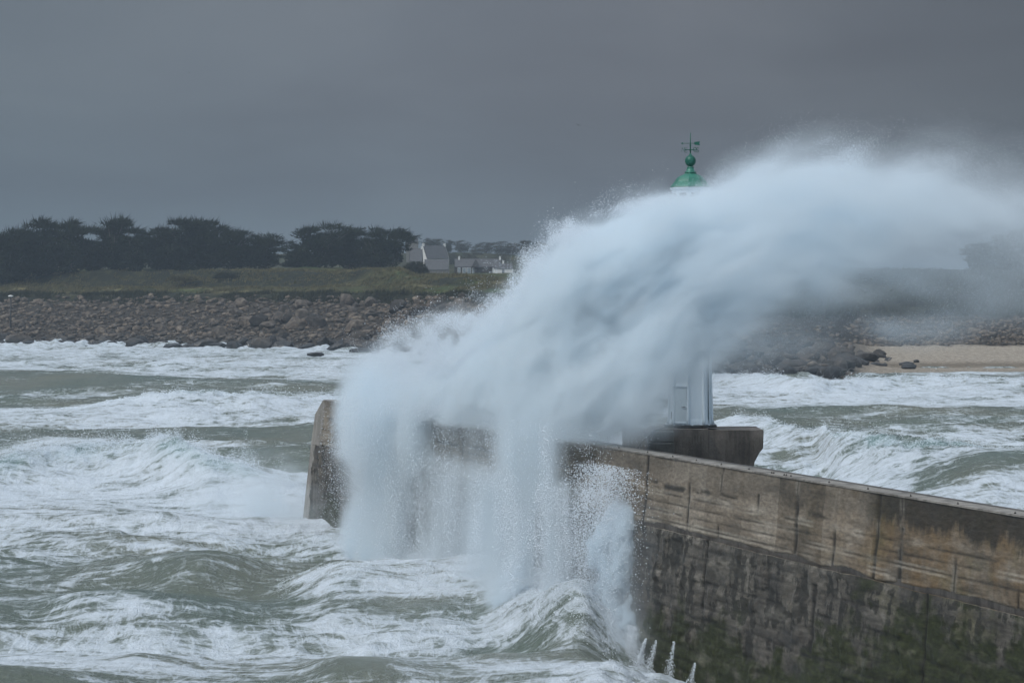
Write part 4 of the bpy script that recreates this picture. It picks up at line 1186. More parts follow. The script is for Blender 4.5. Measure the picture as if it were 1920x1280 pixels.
# uncountable grass and scrub
def tufts(name, K, c0, c1, t0, t1, hgt, mat, lab, seed):
    rg_ = np.random.default_rng(seed)
    c_ = rg_.uniform(c0, c1, K); tt = rg_.uniform(t0, t1, K); D_ = shore_D(c_) + tt; x = (c_ - 960) / F * D_
    den = fbm(x / 12, D_ / 14, octv=3)
    k = den + rg_.normal(0, .15, K) > -.12
    x, D_, den = x[k], D_[k], den[k]; z = terr(x, D_)[0]
    n = len(x); per = 4
    P = np.repeat(np.stack([x, D_, z], -1), per, 0) + rg_.normal(size=(n * per, 3)) * np.array([.5, .5, .1])
    h_ = np.repeat(hgt * (.5 + np.clip(den + .4, 0, 1)), per) * rg_.uniform(.5, 1.2, n * per)
    V, T = blades(P, rg_.normal(size=(n * per, 3)) * .25 + np.array([.35, 0, 1.0]), h_, rg_.uniform(.10, .22, n * per), rg_)
    o_ = link_mesh(name, np_mesh(name, V, tris=T), mat); tag(o_, lab, name.replace('_', ' ').split()[-1], kind='stuff')
tufts('marram_grass', 16000, -150, 1150, 108, 215, 1.1, mgrs, 'wind blown straw green grass on the headland', 71)
tufts('dark_scrub', 7000, -150, 1150, 92, 112, 1.5, mgdk, 'dark brown green scrub along the edge of the headland', 72)
tufts('slope_scrub', 14000, 1250, 2150, 244, 380, 2.0, mgdk, 'dark scrub on the slope above the beach', 73)

# houses -----------------------------------------------------------------
mrend = simple_mat('white_render', (.70, .70, .68), (.80, .80, .78), .6, .8)
mslate = simple_mat('slate', (.060, .062, .068), (.10, .10, .105), .8, .6)
mglass = simple_mat('pale_glass', (.20, .25, .28), (.30, .35, .38), .5, .15, spec=.8)
mtimber = simple_mat('dark_timber', (.035, .033, .032), (.065, .06, .055), 1, .7)
mstone = simple_mat('grey_stone', (.14, .135, .125), (.22, .21, .19), .8, .85)
def gable_house(name, c0, c1, yb, ye, yr, D_, lab, depth=9, wallm=None, chim=((.03,), ), wins=4, gable_left=True, cat='house'):
    """long side towards the camera between columns c0 and c1, eaves at row ye, ridge at row yr, base at row yb."""
    wallm = wallm or mrend
    s = D_ / F; W_ = (c1 - c0) * s; x0 = (c0 - 960) * s; zb = HC - (yb - HZ) * s; he = (yb - ye) * s; hr = (yb - yr) * s
    root = empty(name, (x0 + W_ / 2, D_, zb)); tag(root, lab, cat)
    w = W_ / 2; d = depth / 2
    b = BM()
    A1 = [(-w, -d, -6), (w, -d, -6), (w, -d, he), (-w, -d, he)]; 
    def q(*pts): return b.b.faces.new([b.b.verts.new(p_) for p_ in pts])
    q(*A1); q((-w, d, -6), (-w, d, he), (w, d, he), (w, d, -6))
    for sx in (-w, w): q((sx, -d, -6), (sx, d, -6), (sx, d, he), (sx, 0, hr), (sx, -d, he))
    b.build('wall', wallm, root)
    r_ = BM(); ov = .35
    k = (hr - he) / d
    for sy in (-1, 1):
        y1 = sy * (d + ov); z1 = he - k * ov
        vs = [(-w + .25, 0, hr + .22), (w - .25, 0, hr + .22), (w - .25, y1, z1 + .22), (-w + .25, y1, z1 + .22)]
        lo_ = [(a1, b1, c1_ - .2) for a1, b1, c1_ in vs]
        f1 = [r_.b.verts.new(v_) for v_ in vs]; f2 = [r_.b.verts.new(v_) for v_ in lo_]
        r_.b.faces.new(f1); r_.b.faces.new(f2[::-1])
        for i in range(4): r_.b.faces.new((f1[i], f1[(i + 1) % 4], f2[(i + 1) % 4], f2[i]))
    ro = r_.build('roof', mslate, root)
    for fx in chim:
        c_ = BM(); c_.box((-w + W_ * fx[0], 0, hr + .55), (1.0, 1.3, 2.0), bevel=.03); c_.box((-w + W_ * fx[0], 0, hr + 1.6), (1.2, 1.5, .15)); c_.build('chimney', mrend, ro)
    for i in range(wins):
        xx = -w + W_ * (i + .7) / (wins + .4)
        f_ = BM(); f_.box((xx, -d - .03, he * .55), (1.3, .12, 1.7)); fo_ = f_.build('window', mtimber, root)
        g_ = BM(); g_.box((xx, -d - .07, he * .55), (1.0, .12, 1.4)); g_.build('pane', mglass, fo_)
    dd = BM(); dd.box((-w + W_ * .5, -d - .03, 1.05), (1.1, .14, 2.1)); dd.build('door', mtimber, root)
    return root
# white gabled house, its slate roofed lower wing, and the grey block behind
ghm = gable_house('gabled_house', 790, 838, 520, 484, 461, 1720, 'white house with slate roof and white gables right of the cypresses', 10, chim=((.03,), (.97,)), wins=5)
ghm.rotation_euler = (0, 0, R(30))
gable_house('lower_house', 795, 842, 528, 505, 487, 1600, 'grey house with plain slate roof in front of the white gabled one', 9, wallm=mstone, chim=(), wins=3)
gable_house('side_house', 768, 793, 520, 489, 466, 1690, 'small pale house with a steep gable beside the cypress edge', 10, chim=((.9,),), wins=1, wallm=mstone)
gable_house('grey_block', 762, 784, 500, 452, 447, 1950, 'tall grey hazy block rising behind the cypress edge', 10, chim=(), wins=0, wallm=mstone, cat='building')
# low house with glazed veranda
gh = gable_house('veranda_house', 852, 940, 515, 500, 486, 1480, 'low dark house with tall white windows under hipped slate roof', 9, wallm=mtimber, chim=((.10,), (.97,)), wins=0)
s_ = 1480 / F
for k, (ca, cb_) in enumerate(((859, 863), (868, 874), (876, 883), (886, 889), (924, 928))):
    xx = ((ca + cb_) / 2 - 896) * s_; ww = (cb_ - ca) * s_
    f_ = BM(); f_.box((xx, -4.6, 2.1), (ww + .3, .16, 3.5)); fo_ = f_.build('window', mrend, gh)
    g_ = BM(); g_.box((xx, -4.72, 2.1), (ww - .1, .14, 3.1)); g_.build('pane', mglass, fo_)
g_ = BM()
pts = [((866 - 896) * s_, 487), ]
bb = BM(); b_ = bb.b
def prow(x): return (x - 896) * s_
z_of = lambda y: (515 - y) * s_
for yy in (-6.2,):
    v_ = [b_.verts.new((prow(884), yy, z_of(501))), b_.verts.new((prow(892), yy, z_of(486))), b_.verts.new((prow(900), yy, z_of(501)))]
    w_ = [b_.verts.new((prow(884), 0, z_of(501))), b_.verts.new((prow(892), 0, z_of(486))), b_.verts.new((prow(900), 0, z_of(501)))]
    b_.faces.new(v_); b_.faces.new((v_[0], v_[1], w_[1], w_[0])); b_.faces.new((v_[1], v_[2], w_[2], w_[1]))
bb.build('porch_gable', mslate, gh)
gable_house('white_cottage', 925, 962, 515, 503, 494, 1440, 'low white cottage at the edge of the plume', 8, chim=((.5,),), wins=1)
w_ = extrude_xz('garden_wall', [((880 - 960) / F * 1430, 28), ((1010 - 960) / F * 1430, 28), ((1010 - 960) / F * 1430, HC - (513 - HZ) / F * 1430), ((880 - 960) / F * 1430, HC - (514 - HZ) / F * 1430)], 1430, 1430.6, mrend)
tag(w_, 'long low white garden wall in front of the low house', 'garden wall', kind='thing')
# small marker post on the left shore
D_ = 1040.0; x_ = (20 - 960) / F * D_; zp_ = float(terr(np.array([x_]), np.array([D_]))[0][0])
mpz = HC - (555 - HZ) / F * D_
pst = empty('marker_post', (x_, D_, zp_ - .5)); tag(pst, 'dark marker post with a white cap on the far left bank', 'post')
b = BM(); b.lathe([(.35, 0), (.3, mpz - zp_ + .2)], 8); b.build('post_shaft', mtimber, pst)
b = BM(); b.lathe([(.3, mpz - zp_ + .2), (1.1, mpz - zp_ + .35), (.9, mpz - zp_ + .7), (.1, mpz - zp_ + .9)], 10); b.build('post_cap', mrend, pst)
# birds --------------------------------------------------------------------
mbird = simple_mat('dark_feathers', (.02, .02, .022), (.05, .05, .055), 4, .8)
def bird(x, y, D_, span, lab, roll):
    p_ = pxy(x, y, D_)
    b = bmesh.new()
    sec = [(-.42, .0), (-.3, .045), (-.1, .075), (.12, .07), (.26, .04), (.36, .035), (.42, .008)]
    ring = []
    for yy, r_ in sec:
        ring.append([b.verts.new((yy * .6, max(r_, .004) * .6 * math.cos(k * math.pi / 4), max(r_, .004) * .6 * math.sin(k * math.pi / 4))) for k in range(8)])
    for a_, c2 in zip(ring[:-1], ring[1:]):
        for k in range(8): b.faces.new((a_[k], a_[(k + 1) % 8], c2[(k + 1) % 8], c2[k]))
    b.faces.new(ring[0][::-1]); b.faces.new(ring[-1])
    for sgn in (-1, 1):
        pr = None
        for f_, ch, up, bk in ((0.04, .17, .0, 0), (.25, .15, .10, .03), (.55, .10, .09, -.02), (.85, .05, .03, -.09), (1.0, .01, .0, -.14)):
            yv = sgn * f_ * span / 2
            c3 = [b.verts.new((bk + ch * .5, yv, up + .01)), b.verts.new((bk - ch * .5, yv, up)), b.verts.new((bk, yv, up + .022))]
            if pr:
                for i in range(3): b.faces.new((pr[i], pr[(i + 1) % 3], c3[(i + 1) % 3], c3[i]))
            pr = c3
    bmesh.ops.recalc_face_normals(b, faces=b.faces)
    me = bpy.data.meshes.new('seabird'); b.to_mesh(me); b.free()
    o_ = link_mesh('seabird', me, mbird, smooth=True); o_.location = p_; o_.rotation_euler = (roll, .1, R(60))
    tag(o_, lab, 'bird')
bird(1084, 235, 420, 1.0, 'small dark seabird in the sky left of the weather vane', .35)
bird(1298, 155, 600, .9, 'tiny seabird high above the weather vane', -.3)
bird(355, 137, 600, .9, 'tiny seabird alone in the cloud at upper left', .2)

# ================================================================== SPRAY
def fog_material(name, scale, col=(.900, .962, 1.0), aniso=.05):
    m, t, o = mat_new(name)
    v = t.nodes.new('ShaderNodeVolumePrincipled')
    v.inputs['Color'].default_value = col + (1,)
    v.inputs['Anisotropy'].default_value = aniso
    a_ = t.nodes.new('ShaderNodeAttribute'); a_.attribute_name = 'density'
    t.links.new(mathn(t, 'MULTIPLY', a_.outputs['Fac'], scale), v.inputs['Density'])
    v.inputs['Density Attribute'].default_value = ''
    t.links.new(v.outputs[0], o.inputs['Volume'])
    return m

def fog_object(name, dens, vmin, vmax, mat, parent=None):
    """dens: (nx, ny, nz). The mesh holds one vertex per cell; the modifier turns them into a volume grid."""
    nx, ny, nz_ = dens.shape
    me = bpy.data.meshes.new(name)
    me.vertices.add(dens.size)
    me.vertices.foreach_set('co', np.tile(np.array([(vmin[0] + vmax[0]) / 2, (vmin[1] + vmax[1]) / 2, (vmin[2] + vmax[2]) / 2], np.float32), dens.size))
    attr(me, 'd', np.ascontiguousarray(dens.transpose(2, 1, 0)).ravel())     # x fastest
    ob = bpy.data.objects.new(name, me); COL.objects.link(ob)
    me.materials.append(mat)
    if parent is not None: ob.parent = parent
    g = bpy.data.node_groups.new(name, 'GeometryNodeTree')
    g.interface.new_socket('Geometry', in_out='INPUT', socket_type='NodeSocketGeometry')
    g.interface.new_socket('Geometry', in_out='OUTPUT', socket_type='NodeSocketGeometry')
    gi = g.nodes.new('NodeGroupInput'); go = g.nodes.new('NodeGroupOutput')
    vc = g.nodes.new('GeometryNodeVolumeCube')
    vc.inputs['Min'].default_value = vmin; vc.inputs['Max'].default_value = vmax
    vc.inputs['Resolution X'].default_value = nx; vc.inputs['Resolution Y'].default_value = ny; vc.inputs['Resolution Z'].default_value = nz_
    pn = g.nodes.new('GeometryNodeInputPosition')
    sx = g.nodes.new('ShaderNodeSeparateXYZ'); g.links.new(pn.outputs[0], sx.inputs[0])
    idx = None; mul = 1
    for k, n_ in enumerate((nx, ny, nz_)):
        vs = (vmax[k] - vmin[k]) / (n_ - 1)
        q = mathn(g, 'ROUND', mathn(g, 'DIVIDE', mathn(g, 'SUBTRACT', sx.outputs[k], vmin[k]), vs))
        q = mathn(g, 'MINIMUM', mathn(g, 'MAXIMUM', q, 0.0), float(n_ - 1))
        q = mathn(g, 'MULTIPLY', q, float(mul)) if mul > 1 else q
        idx = q if idx is None else mathn(g, 'ADD', idx, q)
        mul *= n_
    na = g.nodes.new('GeometryNodeInputNamedAttribute'); na.data_type = 'FLOAT'; na.inputs['Name'].default_value = 'd'
    si = g.nodes.new('GeometryNodeSampleIndex'); si.data_type = 'FLOAT'; si.domain = 'POINT'; si.clamp = True
    g.links.new(gi.outputs[0], si.inputs[0])
    g.links.new(na.outputs[0], si.inputs['Value']); g.links.new(idx, si.inputs['Index'])
    g.links.new(si.outputs[0], vc.inputs['Density'])
    sm = g.nodes.new('GeometryNodeSetMaterial'); sm.inputs['Material'].default_value = mat
    g.links.new(vc.outputs[0], sm.inputs[0]); g.links.new(sm.outputs[0], go.inputs[0])
    md = ob.modifiers.new('fog', 'NODES'); md.node_group = g
    return ob

mdrop, t, o = mat_new('water_drops'); p = principled(t, o)
p.inputs['Base Color'].default_value = (.80, .86, .92, 1); p.inputs['Roughness'].default_value = .5
def drops(name, P, rad, parent, lab=None):
    me = bpy.data.meshes.new(name); me.vertices.add(len(P))
    me.vertices.foreach_set('co', np.ascontiguousarray(P, np.float32).ravel())
    attr(me, 'rad', rad)
    ob = bpy.data.objects.new(name, me); COL.objects.link(ob); me.materials.append(mdrop)
    if parent is not None: ob.parent = parent
    g = bpy.data.node_groups.new(name, 'GeometryNodeTree')
    g.interface.new_socket('Geometry', in_out='INPUT', socket_type='NodeSocketGeometry')
    g.interface.new_socket('Geometry', in_out='OUTPUT', socket_type='NodeSocketGeometry')
    gi = g.nodes.new('NodeGroupInput'); go = g.nodes.new('NodeGroupOutput')
    mp_ = g.nodes.new('GeometryNodeMeshToPoints')
    na = g.nodes.new('GeometryNodeInputNamedAttribute'); na.data_type = 'FLOAT'; na.inputs['Name'].default_value = 'rad'
    g.links.new(gi.outputs[0], mp_.inputs['Mesh']); g.links.new(na.outputs[0], mp_.inputs['Radius'])
    sm = g.nodes.new('GeometryNodeSetMaterial'); sm.inputs['Material'].default_value = mdrop
    g.links.new(mp_.outputs[0], sm.inputs[0]); g.links.new(sm.outputs[0], go.inputs[0])
    ob.modifiers.new('drops', 'NODES').node_group = g
    ob['kind'] = 'stuff'
    return ob

# ---- map of the plume in its own vertical sheet (columns / rows of the sheet) ----
GX = np.arange(560, 2300, 3.0); GY = np.arange(200, 1000, 3.0)
MX, MY = np.meshgrid(GX, GY, indexing='ij')
def sd_poly(px_, py_, poly):
    poly = np.array(poly, float); n = len(poly)
    d = np.full(px_.shape, 1e9); ins = np.zeros(px_.shape, bool)
    for i in range(n):
        a, b = poly[i], poly[(i + 1) % n]
        e = b - a; w0 = px_ - a[0]; w1 = py_ - a[1]
        tt = np.clip((w0 * e[0] + w1 * e[1]) / (e @ e), 0, 1)
        d = np.minimum(d, np.hypot(w0 - e[0] * tt, w1 - e[1] * tt))
        c = ((a[1] <= py_) != (b[1] <= py_)) & (px_ < (b[0] - a[0]) * (py_ - a[1]) / (b[1] - a[1] + 1e-12) + a[0])
        ins ^= c
    return np.where(ins, d, -d)          # positive inside
def stroke(pts, w0, w1, px_=None, py_=None):
    px_ = MX if px_ is None else px_; py_ = MY if py_ is None else py_
    pts = np.array(pts, float); out = np.zeros(px_.shape)
    L = np.r_[0, np.cumsum(np.hypot(*np.diff(pts[:, :2], axis=0).T))]; L /= L[-1]
    for i in range(len(pts) - 1):
        a, b = pts[i, :2], pts[i + 1, :2]; e = b - a
        tt = np.clip(((px_ - a[0]) * e[0] + (py_ - a[1]) * e[1]) / (e @ e), 0, 1)
        w = w0 + (w1 - w0) * (L[i] + (L[i + 1] - L[i]) * tt)
        d = np.hypot(px_ - a[0] - e[0] * tt, py_ - a[1] - e[1] * tt) / w
        amp = (pts[i, 2] * (1 - tt) + pts[i + 1, 2] * tt) if pts.shape[1] > 2 else 1.0
        out = np.maximum(out, np.exp(-d * d) * amp)
    return out
OUTER = [(672,900),(670,830),(674,775),(708,730),(762,690),(815,655),(872,600),(905,566),(955,520),(990,480),(1034,434),(1095,398),(1150,382),(1205,364),(1248,368),(1290,368),(1336,350),(1362,322),(1400,308),(1470,292),(1540,285),(1620,296),(1700,300),(1780,310),(1850,328),(1910,360),(1990,410),(2100,480),(2240,560)]
INNER = [(2240,760),(2050,590),(1900,470),(1800,470),(1700,495),(1610,530),(1550,585),(1480,560),(1420,610),(1380,660),(1330,690),(1300,705),(1265,720),(1238,770),(1200,800),(1120,815),(1040,824),(930,812),(805,790),(700,780),(640,900)]
sd = sd_poly(MX, MY, OUTER + INNER)
soft = np.interp(MX, [600, 900, 1250, 1500, 1900], [26, 26, 30, 60, 95])
sdn = sd - np.interp(MX, [600, 760, 880, 1100, 1250, 1500, 1900], [6, 24, 38, 36, 10, 14, 22]) + 20 * fbm(MX / 50, MY / 50, octv=2) * np.interp(MX, [600, 1300, 1900], [1, .8, 1.5]) + 9 * fbm(MX / 14, MY / 14 + 5, octv=3)
body = 1 / (1 + np.exp(-(sdn - soft * .35) / (soft * .22)))
# optical depth: thick in the rising front, thinner down wind and low down
tau = np.interp(MX, [600, 700, 900, 1200, 1450, 1650, 1800, 1950, 2250], [5.5, 8, 11, 9, 5.5, 3.6, 2.4, 1.4, .5])
lower = sd_poly(MX, MY, [(560, 1000)] + OUTER[:1] + OUTER + [(2300, 560), (2300, 200)])
dist_in = np.clip(sd, 0, None)
depth_from_top = MY - np.interp(MX, [p_[0] for p_ in OUTER], [p_[1] for p_ in OUTER])
fade = np.interp(MX, [900, 1100, 1300, 1500, 1700, 1900], [900, 520, 300, 260, 190, 150])
T = 1.35 * body * tau * (0.16 + .84 * np.exp(-(np.clip(depth_from_top, 0, None) / fade) ** 2))
T += 4.0 * stroke([(762, 900, .8), (812, 820, 1), (868, 735, 1), (930, 660, .9), (998, 592, 1.0), (1070, 515, 1.2), (1135, 458, 1.1), (1228, 412, .8), (1330, 385, .5)], 17, 26)
T += 3.0 * stroke([(980, 830, 1), (1030, 770, 1), (1090, 710, .8), (1180, 640, .6), (1290, 560, .3)], 20, 36)
T += 2.0 * stroke([(690, 850, 1), (702, 785, 1), (738, 735, .8), (812, 685, .6), (900, 622, .6)], 18, 22)
T += 2.5 * stroke([(935, 612, .8), (1030, 570, 1), (1110, 535, 1), (1200, 505, .6)], 24, 32)
T *= 1 - .75 * stroke([(845, 700, 1), (880, 660, 1), (1000, 600, .8)], 8, 12)
T *= 1 - .55 * stroke([(1085, 575, .7), (1130, 600, 1), (1150, 620, 1)], 16, 14)
T *= 1 - .5 * stroke([(1250, 428, 1), (1310, 434, .8), (1400, 440, .3)], 5, 8)
T *= 1 - .4 * stroke([(940, 600, 1), (1000, 570, 1)], 14, 20)
# keep the tower's dome showing through the thin upper edge
veil = np.exp(-(((MX - 1282) / 56) ** 2 + ((MY - 326) / 32) ** 2) ** 2)
T *= 1 - .86 * veil
T *= 1 - .90 * np.exp(-((MX - 1297) / 26) ** 2 - ((MY - 305) / 26) ** 2)
# mist above and around the body
halo = np.exp(-(np.clip(-sdn - 12 * (MX < 1250), 0, None) / np.interp(MX, [600, 760, 900, 1250, 1500, 1900], [16, 26, 26, 22, 45, 70])) ** 1.6) * (sdn < soft * .6)
T += .45 * halo * np.interp(MX, [600, 1200, 1900], [1.1, .8, .8])
T += .9 * stroke([(700, 690, .9), (760, 650, 1), (850, 598, .7)], 30, 26)
T += 2.2 * stroke([(690, 762, .9), (800, 775, 1), (930, 795, 1), (1040, 812, .9), (1120, 815, .5)], 24, 22)
# trailing veils over the beach
T += .55 * stroke([(1420, 640, 1), (1500, 630, .9), (1560, 640, .5)], 40, 46)
T += .8 * stroke([(1640, 612, .9), (1700, 622, 1), (1800, 600, .6), (1900, 560, .3)], 22, 40)
T += .8 * stroke([(1470, 570, .6), (1560, 555, .5), (1650, 530, .6), (1760, 520, .8), (1850, 530, .5)], 26, 50)
T += .6 * stroke([(1180, 740, 1), (1250, 720, .9), (1340, 680, .8), (1400, 660, .4)], 60, 45)
T += 2.2 * stroke([(1040, 800, 1), (1150, 795, .9), (1215, 770, .5)], 30, 30)
T += .4 * stroke([(1560, 470, .6), (1700, 455, 1), (1850, 470, .9), (2000, 520, .5)], 50, 90)
T += 1.1 * stroke([(1130, 800, 1), (1190, 795, 1), (1235, 770, .6)], 22, 22)
T *= sstep(2280, 2060, MX)
T = np.clip(T, 0, None).astype(np.float32)

def Dc_of_c(c_): return np.interp(c_, [560, 620, 800, 1000, 1060, 1200, 2300], [206, 203, 178, 157, 153, 149, 149])
cg = np.arange(560, 2300, 2.0)
Xof = (cg - 960) / F * Dc_of_c(cg)          # x of the sheet as a function of its column (monotonic)
assert (np.diff(Xof) > 0).all()
def bil(A, u, v):
    u = np.clip(u, 0, A.shape[0] - 1.001); v = np.clip(v, 0, A.shape[1] - 1.001)
    i = u.astype(np.int32); j = v.astype(np.int32); fu = u - i; fv = v - j
    return (A[i, j] * (1 - fu) + A[i + 1, j] * fu) * (1 - fv) + (A[i, j + 1] * (1 - fu) + A[i + 1, j + 1] * fu) * fv
VX0, VX1, VY0, VY1, VZ0, VZ1 = -17.5, 38.0, 134.0, 216.0, 5.6, 29.0
dx, dy_, dz_ = .15, .42, .15
nx, ny, nzz = int((VX1 - VX0) / dx), int((VY1 - VY0) / dy_), int((VZ1 - VZ0) / dz_)
ax = np.linspace(VX0, VX1, nx, dtype=np.float32); ay = np.linspace(VY0, VY1, ny, dtype=np.float32); azv = np.linspace(VZ0, VZ1, nzz, dtype=np.float32)
dens = np.zeros((nx, ny, nzz), np.float32)
cx_ = np.interp(ax, Xof, cg); dcx = Dc_of_c(cx_)
# half thickness of the sheet: narrow near the wall head, wide down wind
hw = np.interp(cx_, [560, 700, 900, 1100, 1400, 2300], [3.5, 5.0, 6.0, 6.5, 7.5, 8.5]).astype(np.float32)
YY = HZ + (HC - azv[None, :]) * F / dcx[:, None]
Tm = bil(T, (cx_[:, None] - GX[0]) / 3.0 * np.ones_like(YY), (YY - GY[0]) / 3.0)
Tm[YY > 905] = 0
for i in range(nx):
    col = Tm[i]
    jz = np.nonzero(col > .01)[0]
    if not len(jz): continue
    jz = np.arange(jz[0], jz[-1] + 1)
    jy = np.nonzero(np.abs(ay - dcx[i]) < hw[i] * 2.6)[0]
    Yl, Zl = np.meshgrid(ay[jy], azv[jz], indexing='ij')
    Xl = np.full_like(Yl, ax[i])
    # flow coordinates: arcs that rise from the wall and bend down wind
    rx = Xl - 17.0; rz = (Zl - 3.0) * 1.05
    rad_ = np.sqrt(rx * rx + rz * rz); ang = np.arctan2(rz, -rx)
    fa = ang * 9.0
    w1_ = fbm(Xl / 5.2, Yl / 6.5, Zl / 5.2, octv=2)
    n1_ = fbm(rad_ / 1.9 + w1_ * 1.3, Yl / 4.2, fa / 2.9, octv=4, gain=.55)
    n2_ = fbm(rad_ / .75 + 31 + w1_, Yl / 1.6, fa / .95, octv=3, gain=.65)
    q = (Yl - dcx[i]) / hw[i] + .55 * n1_ + .3 * w1_ + .22 * n2_
    shell = np.exp(-(q * q) * 1.15)
    tc_ = col[jz][None, :]
    thick = sstep(.6, 3.5, tc_)
    mod = np.clip(1 + 1.2 * n1_ + 2.0 * n2_, 0.05, None)
    mod = mod * (.35 + .65 * thick) + (1 - thick) * .65 * np.clip(1 + .9 * n2_ + .7 * n1_, .1, None)
    # billows: carve the thick part
    dens[i, jy[0]:jy[-1] + 1, jz[0]:jz[-1] + 1] = (tc_ / (hw[i] * 1.65)) * shell * mod
dens[:, :4, :] = 0; dens[:, -4:, :] = 0; dens[:, :, -3:] = 0
# do not fill the wall itself
Xq, Yq = np.meshgrid(ax, ay, indexing='ij'); s_q, n_q = to_sn(Xq, Yq)
kz = azv < 9.75
frontm = (n_q > -.3) & (s_q > 32)
dens[:, :, kz] *= np.where(frontm, .04, 1.0)[:, :, None]
dens[dens < .004] = 0
mfog = fog_material('spray_mist', 1.0)
root = empty('breaking_wave_spray', (0.0, 152.0, 9.6)); tag(root, 'towering white plume of spray blown over the breakwater and lighthouse', 'spray', kind='stuff')
RIV = Matrix.Translation((0, -152.0, -9.6))
pm = fog_object('drifting_mist', dens, (VX0, VY0, VZ0), (VX1, VY1, VZ1), mfog); abs_child(pm, root, RIV); pm['kind'] = 'stuff'

# ---- drops in and around the plume
rgd = np.random.default_rng(77)
def sheet_points(K, wmap, spread):
    w = wmap.ravel() / wmap.sum(); k = rgd.choice(w.size, K, p=w)
    ci, ri = np.unravel_index(k, wmap.shape)
    c_ = GX[ci] + rgd.uniform(-2, 2, K); y_ = GY[ri] + rgd.uniform(-2, 2, K)
    D_ = Dc_of_c(c_); X_ = (c_ - 960) / F * D_; Z_ = HC - (y_ - HZ) / F * D_
    hwk = np.interp(c_, [560, 700, 900, 1100, 1400, 2300], [3.5, 5.0, 6.0, 6.5, 7.5, 8.5])
    return np.stack([X_, D_ + rgd.normal(0, .55, K) * hwk * spread, Z_], -1), c_, y_
edge = np.exp(-((sdn - 8) / np.interp(MX, [600, 900, 1250, 1500, 1900], [34, 36, 22, 30, 40])) ** 2) * np.interp(MX, [600, 900, 1250, 1500, 2000], [1.6, 1.5, .7, .35, .2])
edge = edge * (depth_from_top < 120) + .12 * halo * (depth_from_top < 60) * np.interp(MX, [600, 1250, 1900], [1.2, .8, .3])
edge += .6 * stroke([(700, 690, .9), (760, 650, 1), (850, 596, .7)], 36, 28)
edge += .05 * (T > .3)
clump = np.clip(.55 + 1.6 * fbm(MX / 26, MY / 26, octv=4), .02, None); edge = edge * clump * (MX < 2150) * (MY < 880)
P, c_, y_ = sheet_points(520000, edge, 1.1)
ok = P[:, 2] > 6
rad = rgd.gamma(3.0, .0027, len(P)).astype(np.float32) * np.interp(c_, [600, 1100, 1300, 1900], [1.15, .9, .55, .45]) + .003
drops('spray_drops', P[ok] - np.array([0, 152., 9.6]), rad[ok], root)

# ---- falling curtain hugging the seaward face of the wall
def face_s(c_):      # distance along the wall of a column
    D_ = HC_T * F / (193 + .1675 * (c_ - 600)); return (P0[1] - D_) / -WD[1]
HC_T = 8.2
S0, S1, N0_, N1_, Z0_, Z1_ = -1.0, 90.0, .02, 8.5, -1.5, 14.5
ds_, dn_, dzz = .15, .20, .12
ns_, nn_, nq_ = int((S1 - S0) / ds_), int((N1_ - N0_) / dn_), int((Z1_ - Z0_) / dzz)
as_ = np.linspace(S0, S1, ns_, dtype=np.float32); an_ = np.linspace(N0_, N1_, nn_, dtype=np.float32); aq_ = np.linspace(Z0_, Z1_, nq_, dtype=np.float32)
S3, N3, Z3 = np.meshgrid(as_, an_, aq_, indexing='ij')
def curve(xs, ys, v): return np.interp(v, xs, ys).astype(np.float32)
# outer distance of the curtain from the wall by station, and its strength above and below the parapet
reach = curve([-1, 12, 18, 25, 34, 46, 56, 62, 70, 78, 84, 90], [.3, .6, 2.0, 3.0, 3.0, 2.8, 3.4, 3.4, 2.4, 1.4, .6, .3], S3)
SE = S3 - 2.4 * N3
hi_ = curve([-1, 13, 18, 22, 26, 33.0, 34.5, 42, 50, 56, 60, 63.5, 66, 90], [0, .10, .7, 1.4, 1.3, 1.1, .10, .06, .10, .8, .9, .10, 0, 0], SE)
lo_ = curve([-1, 13, 18, 22, 26, 34, 42, 48, 55, 60, 66, 72, 78, 84], [0, .10, .7, 1.3, 1.1, .8, .32, .45, .9, .8, .24, .12, .04, 0], SE)
sl = S3 - .10 * (8 - Z3)         # the streaks lean with the wind
st1 = fbm(sl / 1.1, N3 / 1.6, Z3 / 9.0, octv=4, gain=.62)
st2 = fbm(sl / .40 + 9, N3 / .9, Z3 / 4.0, octv=3, gain=.6)
SE = S3 - 2.4 * N3          # stations drift down wind as the water leaves the wall
wl = fbm(S3 / 6.0, N3 / 4.0, Z3 / 5.0, octv=2)
amp = lo_ + (hi_ - lo_) * sstep(7.0, 8.0, Z3 + .6 * st1)
outer = reach * (1 + .35 * wl + .30 * st1) * (1 + .25 * sstep(7, 0, Z3))
w_ = sstep(outer + .9, outer - .6, N3)
amp = amp * sstep(14.3, 9.0, Z3) * sstep(-1.3, .5, Z3)
dn = amp * w_ * np.clip(.62 + 5.0 * st1 + 2.6 * st2, .01, None) * .62
dn *= 1 + 1.2 * sstep(1.6, .2, Z3)
# the tumbling edge that hides the head of the wall
dn += .75 * np.exp(-((SE - 19) / 4) ** 2 - ((Z3 - 8) / 3.0) ** 2 - ((N3 - 2.0) / 2.2) ** 2) * np.clip(1 + 2.5 * wl + 1.2 * st2, .05, None)
dn[dn < .02] = 0
dn[:, -2:, :] = 0; dn[-2:, :, :] = 0; dn[:2] = 0
curt = empty('falling_water_curtain', (float(P0[0]), float(P0[1]), 0)); tag(curt, 'curtain of white water pouring down the seaward face of the wall', 'falling water', kind='stuff')
ang_ = math.atan2(WD[1], WD[0])
# local axes: x along the wall, y = -n (right handed), z up
curt.rotation_euler = (0, 0, ang_)
vol = np.ascontiguousarray(dn[:, ::-1, :])
mcur = fog_material('falling_water', .9, aniso=.1)
